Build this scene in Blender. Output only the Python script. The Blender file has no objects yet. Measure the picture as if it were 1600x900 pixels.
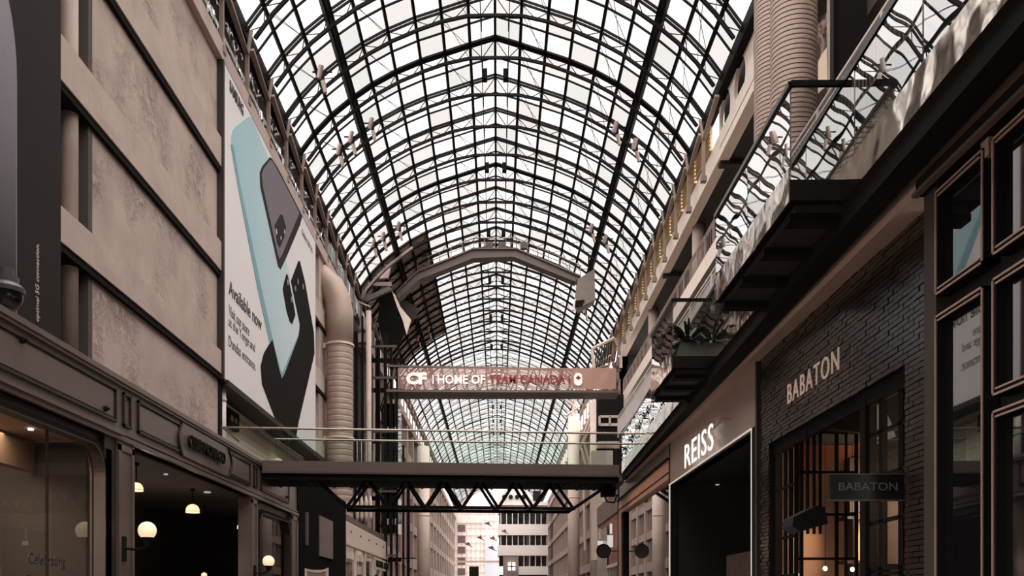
import bpy, math, random
from mathutils import Vector
R = random.Random(7)
SC = bpy.context.scene
COL = SC.collection
PI = math.pi
F = 1400.0          # focal length in pixels of the 1600x900 frame
CX, CY = 778.0, 940.0
EYE = 1.7           # all heights below are written relative to the eye

# ------------------------------------------------------------------ camera
cd = bpy.data.cameras.new('camera'); cam = bpy.data.objects.new('camera', cd); COL.objects.link(cam)
cam.location = (0, 0, EYE); cam.rotation_euler = (PI/2, 0, 0)
cd.sensor_width = 36; cd.lens = 36*F/1600
cd.shift_x = (800-CX)/1600; cd.shift_y = (CY-450)/1600
cd.clip_start = 0.05; cd.clip_end = 2000
SC.camera = cam
# ------------------------------------------------------------------ world: an overcast sky, brighter high up behind the viewer
w = bpy.data.worlds.new('sky'); SC.world = w; w.use_nodes = True
n = w.node_tree.nodes; l = w.node_tree.links
bg = n['Background']
tc = n.new('ShaderNodeTexCoord'); dot = n.new('ShaderNodeVectorMath'); dot.operation = 'DOT_PRODUCT'
dot.inputs[1].default_value = Vector((-0.10, -0.45, 0.89)).normalized()
l.new(tc.outputs['Generated'], dot.inputs[0])
mr = n.new('ShaderNodeMapRange'); mr.interpolation_type = 'SMOOTHSTEP'
mr.inputs['From Min'].default_value = 0.10; mr.inputs['From Max'].default_value = 0.95
mr.inputs['To Min'].default_value = 1.32; mr.inputs['To Max'].default_value = 6.4
l.new(dot.outputs['Value'], mr.inputs['Value'])
bg.inputs['Color'].default_value = (1.0, 0.965, 0.935, 1)
l.new(mr.outputs['Result'], bg.inputs['Strength'])
# ------------------------------------------------------------------ exposure
SC.view_settings.view_transform = 'Standard'; SC.view_settings.look = 'None'
SC.view_settings.exposure = 0.50; SC.view_settings.gamma = 1.0
SC.view_settings.use_curve_mapping = False
try:
    SC.cycles.use_denoising = True
    SC.cycles.max_bounces = 7; SC.cycles.diffuse_bounces = 4; SC.cycles.glossy_bounces = 4
    SC.cycles.transparent_max_bounces = 24; SC.cycles.caustics_reflective = False
    SC.cycles.sample_clamp_indirect = 6.0
except Exception: pass

# ------------------------------------------------------------------ materials
def lin(c):
    def f(v):
        v /= 255.0
        return v/12.92 if v <= 0.04045 else ((v+0.055)/1.055)**2.4
    return tuple(f(v) for v in c) + (1.0,)
MATS = {}
def mat(name, rgb, rough=0.6, metal=0.0, var=0.0, vscale=3.0, bump=0.0, bscale=20.0, emit=0.0, spec=0.5, aniso=None):
    if name in MATS: return MATS[name]
    m = bpy.data.materials.new(name); m.use_nodes = True
    nt = m.node_tree; b = nt.nodes['Principled BSDF']
    b.inputs['Base Color'].default_value = lin(rgb); b.inputs['Roughness'].default_value = rough
    b.inputs['Metallic'].default_value = metal
    b.inputs['Specular IOR Level'].default_value = spec
    t = nt.nodes.new('ShaderNodeTexCoord')
    if var > 0:
        nz = nt.nodes.new('ShaderNodeTexNoise'); nz.inputs['Scale'].default_value = vscale; nz.inputs['Detail'].default_value = 6
        mp = nt.nodes.new('ShaderNodeMapping')
        if aniso: mp.inputs['Scale'].default_value = aniso
        nt.links.new(t.outputs['Object'], mp.inputs['Vector']); nt.links.new(mp.outputs['Vector'], nz.inputs['Vector'])
        cr = nt.nodes.new('ShaderNodeValToRGB')
        c = lin(rgb)
        cr.color_ramp.elements[0].position = 0.32; cr.color_ramp.elements[1].position = 0.68
        cr.color_ramp.elements[0].color = tuple(x*(1-var) for x in c[:3])+(1,)
        cr.color_ramp.elements[1].color = tuple(min(1, x*(1+var)) for x in c[:3])+(1,)
        nt.links.new(nz.outputs['Fac'], cr.inputs['Fac']); nt.links.new(cr.outputs['Color'], b.inputs['Base Color'])
    if bump > 0:
        nb = nt.nodes.new('ShaderNodeTexNoise'); nb.inputs['Scale'].default_value = bscale; nb.inputs['Detail'].default_value = 5
        bp = nt.nodes.new('ShaderNodeBump'); bp.inputs['Strength'].default_value = bump; bp.inputs['Distance'].default_value = 0.05
        nt.links.new(t.outputs['Object'], nb.inputs['Vector']); nt.links.new(nb.outputs['Fac'], bp.inputs['Height'])
        nt.links.new(bp.outputs['Normal'], b.inputs['Normal'])
    if emit > 0:
        b.inputs['Emission Color'].default_value = lin(rgb); b.inputs['Emission Strength'].default_value = emit
    MATS[name] = m
    return m

def glass_mat(name, tint=(1, 1, 1), ior=1.5, rough=0.0, wave=0.0, wscale=1.5, extra=0.0):
    """clear sheet glass: see-through, mirrors more at a glancing angle"""
    m = bpy.data.materials.new(name); m.use_nodes = True
    nt = m.node_tree; nt.nodes.clear()
    o = nt.nodes.new('ShaderNodeOutputMaterial'); mx = nt.nodes.new('ShaderNodeMixShader')
    tr = nt.nodes.new('ShaderNodeBsdfTransparent'); gl = nt.nodes.new('ShaderNodeBsdfGlossy')
    fr = nt.nodes.new('ShaderNodeFresnel'); fr.inputs['IOR'].default_value = ior
    tr.inputs['Color'].default_value = tuple(x**0.5 for x in tint)+(1,); gl.inputs['Roughness'].default_value = rough
    gl.inputs['Color'].default_value = (1, 1, 1, 1)
    ad = nt.nodes.new('ShaderNodeMath'); ad.operation = 'ADD'; ad.use_clamp = True; ad.inputs[1].default_value = extra
    ge = nt.nodes.new('ShaderNodeNewGeometry'); iv = nt.nodes.new('ShaderNodeMath'); iv.operation = 'SUBTRACT'; iv.inputs[0].default_value = 1.0
    ml = nt.nodes.new('ShaderNodeMath'); ml.operation = 'MULTIPLY'      # only the outer face of a pane mirrors
    nt.links.new(ge.outputs['Backfacing'], iv.inputs[1]); nt.links.new(iv.outputs[0], ml.inputs[0])
    nt.links.new(fr.outputs[0], ad.inputs[0]); nt.links.new(ad.outputs[0], ml.inputs[1]); nt.links.new(ml.outputs[0], mx.inputs[0])
    nt.links.new(tr.outputs[0], mx.inputs[1]); nt.links.new(gl.outputs[0], mx.inputs[2]); nt.links.new(mx.outputs[0], o.inputs[0])
    if wave > 0:
        t = nt.nodes.new('ShaderNodeTexCoord'); nz = nt.nodes.new('ShaderNodeTexNoise'); nz.inputs['Scale'].default_value = wscale
        nz.inputs['Detail'].default_value = 1.0
        bp = nt.nodes.new('ShaderNodeBump'); bp.inputs['Strength'].default_value = wave; bp.inputs['Distance'].default_value = 0.1
        nt.links.new(t.outputs['Object'], nz.inputs['Vector']); nt.links.new(nz.outputs['Fac'], bp.inputs['Height'])
        nt.links.new(bp.outputs['Normal'], gl.inputs['Normal'])
    MATS[name] = m
    return m

concrete = mat('concrete', (194, 173, 162), 0.85, var=0.10, vscale=1.2, bump=0.25, bscale=6)
def make_plaster():
    m = mat('pitted_plaster', (194, 172, 161), 0.85, var=0.14, vscale=0.8)
    nt = m.node_tree; b = nt.nodes['Principled BSDF']
    t = nt.nodes.new('ShaderNodeTexCoord')
    big = nt.nodes.new('ShaderNodeTexNoise'); big.inputs['Scale'].default_value = 0.55; big.inputs['Detail'].default_value = 2
    fine = nt.nodes.new('ShaderNodeTexNoise'); fine.inputs['Scale'].default_value = 3.2; fine.inputs['Detail'].default_value = 8; fine.inputs['Roughness'].default_value = 0.7
    r1 = nt.nodes.new('ShaderNodeMapRange'); r1.inputs['From Min'].default_value = 0.42; r1.inputs['From Max'].default_value = 0.75
    r2 = nt.nodes.new('ShaderNodeMapRange'); r2.inputs['From Min'].default_value = 0.45; r2.inputs['From Max'].default_value = 0.85
    mu = nt.nodes.new('ShaderNodeMath'); mu.operation = 'MULTIPLY'
    bp = nt.nodes.new('ShaderNodeBump'); bp.inputs['Strength'].default_value = 0.9; bp.inputs['Distance'].default_value = 0.12; bp.invert = True
    for q in (big, fine): nt.links.new(t.outputs['Object'], q.inputs['Vector'])
    nt.links.new(big.outputs['Fac'], r1.inputs['Value']); nt.links.new(fine.outputs['Fac'], r2.inputs['Value'])
    nt.links.new(r1.outputs[0], mu.inputs[0]); nt.links.new(r2.outputs[0], mu.inputs[1])
    nt.links.new(mu.outputs[0], bp.inputs['Height']); nt.links.new(bp.outputs['Normal'], b.inputs['Normal'])
    old = b.inputs['Base Color'].links[0].from_socket
    mix = nt.nodes.new('ShaderNodeMix'); mix.data_type = 'RGBA'
    nt.links.new(mu.outputs[0], mix.inputs['Factor']); nt.links.new(old, mix.inputs['A']); mix.inputs['B'].default_value = lin((150, 132, 124))
    nt.links.new(mix.outputs['Result'], b.inputs['Base Color'])
    return m
plaster = make_plaster()
cream = mat('cream_paint', (226, 204, 190), 0.6, var=0.05, vscale=1.0)
white_paint = mat('white_paint', (226, 214, 208), 0.5)
steel = mat('dark_steel', (22, 17, 15), 0.7, 0.0, spec=.1)
steel_mid = mat('brown_steel', (84, 73, 68), 0.5, 0.1)
grey_steel = mat('grey_steel', (112, 98, 91), 0.45, 0.3, var=0.08, vscale=2)
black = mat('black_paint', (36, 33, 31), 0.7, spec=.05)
black_gloss = mat('black_gloss', (22, 22, 22), 0.15)
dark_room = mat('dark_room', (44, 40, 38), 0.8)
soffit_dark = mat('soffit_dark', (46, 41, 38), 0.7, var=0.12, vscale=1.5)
bronze = mat('bronze_paint', (128, 112, 105), 0.32, 0.35, var=0.06, vscale=1.2)
bronze_dark = mat('bronze_dark', (66, 57, 53), 0.35, 0.35)
copper = mat('copper_trim', (196, 166, 150), 0.35, 0.15)
chrome = mat('chrome', (215, 208, 200), 0.12, 1.0)
handrail = mat('handrail_steel', (150, 140, 130), 0.25, 0.9)
wood = mat('orange_wood', (216, 160, 128), 0.5, var=0.22, vscale=3.0, aniso=(6, 0.5, 12))
brown_wall = mat('brown_wall', (128, 108, 98), 0.7, var=0.1, vscale=0.8)
floor_m = mat('floor_tile', (104, 94, 88), 0.35, var=0.08, vscale=0.6)
golden = mat('golden_panel', (205, 180, 140), 0.45, var=0.2, vscale=1.5, bump=0.5, bscale=5)
clear = glass_mat('clear_glass', (0.93, 0.97, 0.96))
shop_glass = glass_mat('shop_glass', (0.85, 0.85, 0.84), ior=1.4)
rail_glass = glass_mat('rail_glass', (0.40, 0.41, 0.40), ior=2.2, wave=0.03, wscale=0.8, extra=0.42)
dark_glass = mat('dark_glass', (20, 22, 23), 0.04, spec=1.0)
leaf = mat('leaf', (38, 48, 36), 0.5, var=0.3, vscale=8)
lamp_glow = mat('lamp_glow', (255, 222, 178), 0.4, emit=4.0)
globe_glow = mat('globe_glow', (255, 226, 188), 0.5, emit=.55)
gallery_cream = mat('gallery_cream', (246, 228, 214), .6, var=.04)
white_glow = mat('white_glow', (255, 250, 240), 0.4, emit=1.6)
spot_glow = mat('spot_glow', (255, 240, 220), 0.4, emit=8.0)
led = mat('led_strip', (255, 245, 232), 0.4, emit=0.30)

# ------------------------------------------------------------------ objects
def tag(o, label=None, cat=None, group=None, kind=None):
    if label: o['label'] = label
    if cat: o['category'] = cat
    if group: o['group'] = group
    if kind: o['kind'] = kind
    return o
def thing(name, label, cat, loc, group=None):
    o = bpy.data.objects.new(name, None); COL.objects.link(o)
    o.location = (loc[0], loc[1], loc[2]+EYE); o.empty_display_size = 0.3
    return tag(o, label, cat, group)
def setting(name, loc=(0, 0, -EYE)):
    o = bpy.data.objects.new(name, None); COL.objects.link(o)
    o.location = (loc[0], loc[1], loc[2]+EYE); o['kind'] = 'structure'
    return o
def worldloc(o):
    p = Vector(o.location)
    while o.parent: o = o.parent; p += Vector(o.location)
    return p

class MB:
    def __init__(s): s.v = []; s.f = []; s.smooth = False
    def add(s, vs, fs):
        k = len(s.v); s.v += [tuple(v) for v in vs]; s.f += [tuple(i+k for i in f) for f in fs]; return s
    def box(s, x0, x1, y0, y1, z0, z1):
        x0, x1 = sorted((x0, x1)); y0, y1 = sorted((y0, y1)); z0, z1 = sorted((z0, z1))
        return s.add([(x0,y0,z0),(x1,y0,z0),(x1,y1,z0),(x0,y1,z0),(x0,y0,z1),(x1,y0,z1),(x1,y1,z1),(x0,y1,z1)],
              [(0,3,2,1),(4,5,6,7),(0,1,5,4),(1,2,6,5),(2,3,7,6),(3,0,4,7)])
    def hexa(s, a, b):   # two quads (4 points each)
        return s.add(list(a)+list(b), [(3,2,1,0),(4,5,6,7),(0,1,5,4),(1,2,6,5),(2,3,7,6),(3,0,4,7)])
    def quad(s, *p): return s.add(p, [tuple(range(len(p)))])
    def tube(s, p, q, r, n=8, r2=None, cap=True):
        p = Vector(p); q = Vector(q); d = (q-p)
        if d.length < 1e-6: return s
        d.normalize(); a = d.orthogonal().normalized()
        if abs(d.z) < 0.9: a = d.cross(Vector((0,0,1))).normalized()
        b = d.cross(a); r2 = r if r2 is None else r2
        vs = [p+(a*math.cos(2*PI*i/n)+b*math.sin(2*PI*i/n))*r for i in range(n)]+[q+(a*math.cos(2*PI*i/n)+b*math.sin(2*PI*i/n))*r2 for i in range(n)]
        fs = [(i,(i+1)%n,n+(i+1)%n,n+i) for i in range(n)]
        if cap: fs += [tuple(range(n))[::-1], tuple(range(n,2*n))]
        return s.add(vs, fs)
    def bar(s, p, q, wd, ht):   # rectangular bar between two points; wd sideways, ht upwards
        p = Vector(p); q = Vector(q); d = (q-p)
        if d.length < 1e-6: return s
        d.normalize(); a = d.cross(Vector((0,0,1)))
        a = Vector((1,0,0)) if a.length < 1e-3 else a.normalized()
        b = a.cross(d).normalized(); a = a*(wd/2); b = b*(ht/2)
        return s.hexa([p-a-b,p+a-b,p+a+b,p-a+b],[q-a-b,q+a-b,q+a+b,q-a+b])
    def path(s, pts, r, n=10):
        pts = [Vector(p) for p in pts]; prev = None; rings = []
        for i, p in enumerate(pts):
            d = ((pts[min(i+1,len(pts)-1)]-pts[max(i-1,0)])).normalized()
            if prev is None: a = d.orthogonal().normalized()
            else: a = (prev - d*prev.dot(d)).normalized()
            prev = a; b = d.cross(a); rr = r[i] if isinstance(r, (list, tuple)) else r
            rings.append([p+(a*math.cos(2*PI*k/n)+b*math.sin(2*PI*k/n))*rr for k in range(n)])
        vs = [v for g in rings for v in g]; fs = []
        for i in range(len(rings)-1):
            for k in range(n): fs.append((i*n+k, i*n+(k+1)%n, (i+1)*n+(k+1)%n, (i+1)*n+k))
        fs += [tuple(range(n))[::-1], tuple(range((len(rings)-1)*n, len(rings)*n))]
        return s.add(vs, fs)
    def lathe(s, prof, c, n=20):   # prof: (r, z) list, about a vertical axis through c
        vs = []; fs = []
        for r, z in prof:
            for k in range(n): vs.append((c[0]+r*math.cos(2*PI*k/n), c[1]+r*math.sin(2*PI*k/n), c[2]+z))
        for i in range(len(prof)-1):
            for k in range(n): fs.append((i*n+k, i*n+(k+1)%n, (i+1)*n+(k+1)%n, (i+1)*n+k))
        fs += [tuple(range(n))[::-1], tuple(range((len(prof)-1)*n, len(prof)*n))]
        return s.add(vs, fs)
    def sphere(s, c, r, n=20, m=12, z0=-1.0, sz=1.0):
        prof = []
        for i in range(m+1):
            z = -1+2*i/m; a = -PI/2+PI*i/m; zz = math.sin(a)
            if zz < z0: zz = z0; 
            prof.append((max(1e-4, r*math.sqrt(max(0,1-zz*zz))), r*zz*sz))
        return s.lathe(prof, c, n)
    def prism(s, poly, axis, a0, a1):  # poly of 2D points; axis 'x': (y,z)  'y': (x,z)  'z': (x,y)
        def P(p, a):
            return (a,p[0],p[1]) if axis == 'x' else (p[0],a,p[1]) if axis == 'y' else (p[0],p[1],a)
        n = len(poly); vs = [P(p,a0) for p in poly]+[P(p,a1) for p in poly]
        fs = [tuple(range(n)), tuple(range(n,2*n))[::-1]]+[(i,n+i,n+(i+1)%n,(i+1)%n) for i in range(n)]
        return s.add(vs, fs)
    def strip(s, inner, outer, axis, a0, a1):   # closed bar between two polylines of equal length
        def P(p, a):
            return (a,p[0],p[1]) if axis == 'x' else (p[0],a,p[1]) if axis == 'y' else (p[0],p[1],a)
        k = len(inner); vs = []
        for p, q in zip(inner, outer): vs += [P(p,a0),P(q,a0),P(q,a1),P(p,a1)]
        fs = []
        for i in range(k-1):
            for j in range(4): fs.append((i*4+j, i*4+(j+1)%4, (i+1)*4+(j+1)%4, (i+1)*4+j))
        fs += [(3,2,1,0), ((k-1)*4, (k-1)*4+1, (k-1)*4+2, (k-1)*4+3)]
        return s.add(vs, fs)
    def build(s, name, m, parent=None, label=None, smooth=False):
        me = bpy.data.meshes.new(name)
        xs = [v[0] for v in s.v]; ys = [v[1] for v in s.v]; zs = [v[2] for v in s.v]
        o3 = Vector(((min(xs)+max(xs))/2, (min(ys)+max(ys))/2, min(zs)+EYE))
        me.from_pydata([(v[0]-o3.x, v[1]-o3.y, v[2]+EYE-o3.z) for v in s.v], [], s.f)
        import bmesh
        bm = bmesh.new(); bm.from_mesh(me)
        if s.closed: bmesh.ops.recalc_face_normals(bm, faces=bm.faces)
        bm.to_mesh(me); bm.free()
        me.materials.append(m)
        o = bpy.data.objects.new(name, me); COL.objects.link(o)
        if parent:
            o.parent = parent; o.location = o3-worldloc(parent)
        else: o.location = o3
        if smooth:
            for p in me.polygons: p.use_smooth = True
        if label: o['label'] = label
        return o
    closed = True

def copy_tree(o, parent=None):
    c = o.copy(); COL.objects.link(c)
    if parent: c.parent = parent
    for ch in list(o.children): copy_tree(ch, c)
    return c

def text_geo(txt, org, right, up, width, height, depth, bold=0.0, space=1.0):
    """letters as geometry, fitted to width x height; org = lower left corner"""
    cu = bpy.data.curves.new('letters', 'FONT'); cu.body = txt; cu.extrude = 0.5; cu.offset = bold; cu.resolution_u = 3; cu.space_character = space
    ob = bpy.data.objects.new('letters', cu); COL.objects.link(ob)
    bpy.context.view_layer.update()
    me = bpy.data.meshes.new_from_object(ob.evaluated_get(bpy.context.evaluated_depsgraph_get()))
    vs = [v.co.copy() for v in me.vertices]; fs = [tuple(p.vertices) for p in me.polygons]
    bpy.data.objects.remove(ob); bpy.data.curves.remove(cu); bpy.data.meshes.remove(me)
    x0 = min(v.x for v in vs); x1 = max(v.x for v in vs); y0 = min(v.y for v in vs); y1 = max(v.y for v in vs)
    org = Vector(org); right = Vector(right); up = Vector(up); nrm = right.cross(up)
    mb = MB()
    mb.add([org+right*((v.x-x0)/(x1-x0)*width)+up*((v.y-y0)/(y1-y0)*height)+nrm*((v.z+0.5)*depth) for v in vs], fs)
    return mb

def onX(x, y, X):      # a point seen at pixel (x, y) lying in the plane X
    Y = F*X/(x-CX); return (Y, (CY-y)*Y/F)
def onY(x, y, Y): return ((x-CX)*Y/F, (CY-y)*Y/F)
# ================================================================== SETTING
fl = MB().box(-16, 14, -6, 215, -EYE-0.2, -EYE).build('floor', floor_m); fl['kind'] = 'structure'

# ---- the glass vault
VX = -0.13
PROF = [(0,0),(1.2,.36),(2.37,.75),(3.5,1.12),(4.68,1.62),(5.78,2.22),(6.75,2.9),(7.7,3.68),(8.52,4.55),(9.22,5.5)]
ZC = 26.45
BAY = 3.03
Y0 = 41.9
KS = list(range(-15, 53))
YEND = Y0+BAY*KS[-1]
full = [(VX-x, ZC-d) for x, d in PROF[::-1]]+[(VX+x, ZC-d) for x, d in PROF[1:]]   # 19 points, left to right
def offset_line(pts, d):
    out = []
    for i, p in enumerate(pts):
        a = Vector(pts[max(i-1,0)]); b = Vector(pts[min(i+1,len(pts)-1)]); t = (b-a).normalized()
        out.append((p[0]+t.y*d, p[1]-t.x*d))      # inward (down)
    return out
def chord_line(off=0.0):
    c = []
    for i, (x, d) in enumerate(PROF):
        if i == 0: c.append((0, 1.02))
        elif i == 1: c.append((1.2, 1.05))
        elif i == 2: c.append((2.33, 1.3))
        else:
            k = 0.56
            a = Vector(PROF[i-1]); b = Vector(PROF[min(i+1,9)]); t = (b-a).normalized()
            c.append((x-t.y*k, d+t.x*k))
    l = [(VX-x, ZC-d) for x, d in c[::-1]]+[(VX+x, ZC-d) for x, d in c[1:]]
    return offset_line(l, off)
ceiling = setting('ceiling', (0, Y0, 15))
def glazing_mat():
    m = bpy.data.materials.new('roof_glass'); m.use_nodes = True; nt = m.node_tree; nt.nodes.clear()
    o = nt.nodes.new('ShaderNodeOutputMaterial'); mx = nt.nodes.new('ShaderNodeMixShader')
    tr = nt.nodes.new('ShaderNodeBsdfTransparent'); gl = nt.nodes.new('ShaderNodeBsdfGlossy'); gl.inputs['Roughness'].default_value = 0.1
    g = nt.nodes.new('ShaderNodeNewGeometry'); cr = nt.nodes.new('ShaderNodeValToRGB')
    e = cr.color_ramp.elements; e[0].color = (0.49, 0.51, 0.505, 1); e[1].color = (0.85, 0.88, 0.87, 1)
    a = e.new(0.25); a.color = (0.54, 0.515, 0.515, 1); a = e.new(0.5); a.color = (0.60, 0.59, 0.595, 1); a = e.new(0.75); a.color = (0.74, 0.74, 0.74, 1)
    nt.links.new(g.outputs['Random Per Island'], cr.inputs['Fac']); nt.links.new(cr.outputs['Color'], tr.inputs['Color'])
    mx.inputs[0].default_value = 0.06
    nt.links.new(tr.outputs[0], mx.inputs[1]); nt.links.new(gl.outputs[0], mx.inputs[2]); nt.links.new(mx.outputs[0], o.inputs[0])
    return m
gm = glazing_mat()
gz = MB(); gz.closed = False; sol = MB()
for k in KS[:-1]:
    for h in (0, 1):
        y0 = Y0+BAY*(k+h/2); y1 = y0+BAY/2
        for i in range(18):
            (xa, za), (xb, zb) = full[i], full[i+1]
            if i <= 4 and 59 < y0 < 82:
                sol.hexa([(xa,y0,za),(xb,y0,zb),(xb,y1,zb),(xa,y1,za)], [(xa,y0,za+.1),(xb,y0,zb+.1),(xb,y1,zb+.1),(xa,y1,za+.1)])
            else: gz.quad((xa,y0,za),(xb,y0,zb),(xb,y1,zb),(xa,y1,za))
gz.build('glazing', gm, ceiling)
sol.build('cladding_panels', mat('roof_cladding', (160, 140, 130), 0.5, var=0.3, vscale=0.9), ceiling, label='solid grey-brown roof panels above the lift tower')
C_in = chord_line(0.065); C_out = chord_line(-0.065); F_in = chord_line(0.03); F_out = chord_line(-0.03)
for k in KS:
    y = Y0+BAY*k; far = k > 16
    thick = (k % 4 == 0)
    b = MB(); i0 = offset_line(full, 0.03); i1 = offset_line(full, 0.06 if far else 0.12)
    wd = (0.065 if not thick else 0.11) if not far else (.05 if not thick else .08)
    for c in (-0.12, 0.12) if not thick else (-0.13, 0.13):
        b.strip(i0, i1, 'y', y+c-wd/2, y+c+wd/2)
    if thick: b.strip(offset_line(full, 0.05), offset_line(full, 0.12), 'y', y-0.12, y+0.12)
    rib = b.build('arch_rib', steel, ceiling)
    MB().strip(F_in if far else C_in, F_out if far else C_out, 'y', y-(.025 if far else .05), y+(.025 if far else .05)).build('inner_chord', steel, rib)
    br = MB(); g = offset_line(full, 0.15); ch = chord_line()
    for i in range(18):
        m_ = ((ch[i][0]+ch[i+1][0])/2, (ch[i][1]+ch[i+1][1])/2)
        n_ = 3 if far else 4
        br.tube((g[i][0], y, g[i][1]), (m_[0], y, m_[1]), 0.02, n_); br.tube((m_[0], y, m_[1]), (g[i+1][0], y, g[i+1][1]), 0.022, n_)
    br.build('brace_rods', steel, rib)
    if k != KS[-1]:
        MB().strip(offset_line(full, 0.03), offset_line(full, 0.05 if far else 0.09), 'y', y+BAY/2-(.03 if far else .042), y+BAY/2+(.03 if far else .042)).build('mullion', steel, ceiling)
YA = Y0+BAY*KS[0]
for i in range(1, 18):
    a = Vector(full[i-1]); b_ = Vector(full[i+1]); t = (b_-a).normalized(); nn = Vector((t.y, -t.x)); p = Vector(full[i])
    heavy = i in (3, 15)
    mb = MB()
    cs = (-0.10, 0.10) if heavy else (0.0,)
    hw = 0.06 if not heavy else 0.06; dp = 0.15 if not heavy else 0.35
    for c in cs:
        q = p+t*c
        pts = [q+t*hw+nn*0.02, q+t*hw+nn*dp, q-t*hw+nn*dp, q-t*hw+nn*0.02]
        mb.prism([(v.x, v.y) for v in pts], 'y', YA, YEND)
    mb.build('purlin' if i != 9 else 'ridge_beam', steel, ceiling)
# long thin cross rods between the ribs, in pairs down the vault, only where the photo shows them
cb = MB()
for k in KS[10:26]:
    y = Y0+BAY*k; ch = chord_line()
    for i in (1, 4, 7, 10, 13, 16):
        cb.tube((full[i][0], y, full[i][1]-.15), (ch[i+1][0], y+BAY, ch[i+1][1]), 0.014, 3)
        cb.tube((ch[i][0], y, ch[i][1]), (full[i+1][0], y+BAY, full[i+1][1]-.15), 0.014, 3)
cb.build('cross_rods', steel, ceiling)
# cables and little brackets beside the ridge
cb = MB()
for x in (VX-0.62, VX+0.62): cb.tube((x, 33, ZC-1.2), (x, 150, ZC-1.2), 0.02, 4)
for k in KS[11:46]:
    y = Y0+BAY*k+0.8
    for s in (-1, 1):
        cb.bar((VX+s*1.2, y, ZC-.6), (VX+s*0.6, y, ZC-.6), 0.06, 0.06); cb.bar((VX+s*0.6, y, ZC-.6), (VX+s*0.6, y, ZC-1.2), 0.05, 0.05)
        if k % 3 == 0: cb.box(VX+s*0.5-.12, VX+s*0.5+.12, y-.2, y+.2, ZC-1.6, ZC-1.15)
cb.build('cable_brackets', steel, ceiling)
# spring beams, posts and struts under them
ZS = ZC-5.5
post_m = mat('post_paint', (158, 136, 124), .5, .1)
for s in (-1, 1):
    X = VX+s*9.3
    MB().box(X-.2, X+.2, YA, YEND, ZS-.25, ZS+.3).build('spring_beam', steel, ceiling)
    for k in KS[8:46]:
        y = Y0+BAY*k
        if s > 0 and y < 37: continue
        mb = MB(); Xp = VX+s*9.05
        mb.box(Xp-.07, Xp+.07, y-.06, y+.06, 18.3, 20.0)
        mb.hexa([(Xp-.09,y-.06,20.0),(Xp+.09,y-.06,20.0),(Xp+.09,y+.08,20.0),(Xp-.09,y+.08,20.0)],
                [(Xp-.09,y-2.5,20.50),(Xp+.09,y-2.5,20.50),(Xp+.09,y-2.4,20.64),(Xp-.09,y-2.4,20.64)])
        mb.tube((Xp, y, 20.0), (VX+s*8.9, y, 20.9), 0.07, 6)
        mb.box(Xp-.12, Xp+.12, y-.14, y+.14, 18.2, 18.42)
        mb.build('parapet_post', post_m, ceiling)
# end gable
eb = MB(); eb.strip(offset_line(full, 0.0), offset_line(full, 0.8), 'y', YEND, YEND+0.4); eb.build('end_arch', cream, ceiling)

# ---- left wall
wl = setting('wall_left', (-9.6, 25, -EYE))
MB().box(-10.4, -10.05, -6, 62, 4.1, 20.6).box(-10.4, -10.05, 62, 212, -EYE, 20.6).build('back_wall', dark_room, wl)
for z0, z1 in ((7.55, 8.3), (10.95, 11.9), (14.4, 15.35)):
    MB().box(-10.0, -9.15, 18.6, 50, z0, z1).build('concrete_beam', concrete, wl); MB().box(-10.0, -9.19, 18.6, 50, z0-.16, z0).build('painted_shade_strip', black, wl)  # black strip stands in for the shade under each beam
MB().box(-9.9, -9.3, 20.5, 29.75, 4.3, 17.95).build('concrete_panel', plaster, wl)
MB().box(-9.9, -9.25, 46.3, 51, 4.3, 17.95).build('concrete_panel', plaster, wl)
MB().box(-10.0, -9.1, 4, 52, 17.95, 18.5).build('parapet_ledge', concrete, wl)
MB().box(-10.0, -9.35, 4, 52, 18.5, 18.62).box(-10, -9.7, 4, 52, 20.7, 21.0).build('parapet_cap', concrete, wl)
# reflective glass strip behind the posts of the left parapet
mb = MB()
for k in KS[4:26]:
    y = Y0+BAY*k
    mb.box(-9.5, -9.45, y+.08, y+BAY-.08, 18.62, 20.8)
mb.build('parapet_glazing', glass_mat('parapet_glass', (.3, .3, .3), ior=2.0, wave=.2, wscale=2.0, extra=.2), wl)
MB().box(-9.9, -9.28, 20.3, 20.5, 4.3, 17.95).box(-9.9, -9.7, 19.3, 20.3, 4.3, 17.95).build('recess_shade_lining', mat('recess_shade_brown', (86, 77, 71), .8), wl)  # dark brown pieces put the shade of the recess into the colour
MB().box(-9.9, -9.22, 29.75, 29.98, 4.3, 17.95).build('painted_shade_strip', black, wl)  # black strip painted in place of the shaded gap by the banner
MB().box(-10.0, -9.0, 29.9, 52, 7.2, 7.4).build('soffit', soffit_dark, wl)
bw = MB()
for i in range(22): bw.box(-9.98, -9.93+0.012*(i % 2), 29.9, 52, 4.45+i*0.11, 4.45+i*0.11+0.105)
bw.build('board_cladding', mat('cream_boards', (246, 234, 208), 0.5), wl)
MB().box(-10.0, -9.9, 29.9, 52, 6.87, 7.2).build('frieze', concrete, wl)
MB().box(-9.95, -9.8, 29.9, 52, 7.05, 7.17).build('cornice_mould', white_paint, wl)
MB().box(-10.1, -7.6, 4, 62, 4.1, 4.38).build('terrace_floor', grey_steel, wl)
cl = MB().lathe([(.19, -0.0), (.19, 13.5)], (-9.5, 19.85, 4.4), 28)
cl.build('round_column', concrete, wl, smooth=True)
MB().tube((-9.35, 30.25, 4.4), (-9.35, 30.25, 7.2), 0.17, 20).tube((-9.35, 30.25, 6.75), (-9.35, 30.25, 6.85), 0.19, 20).build('round_column', white_paint, wl, smooth=True)
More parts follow.
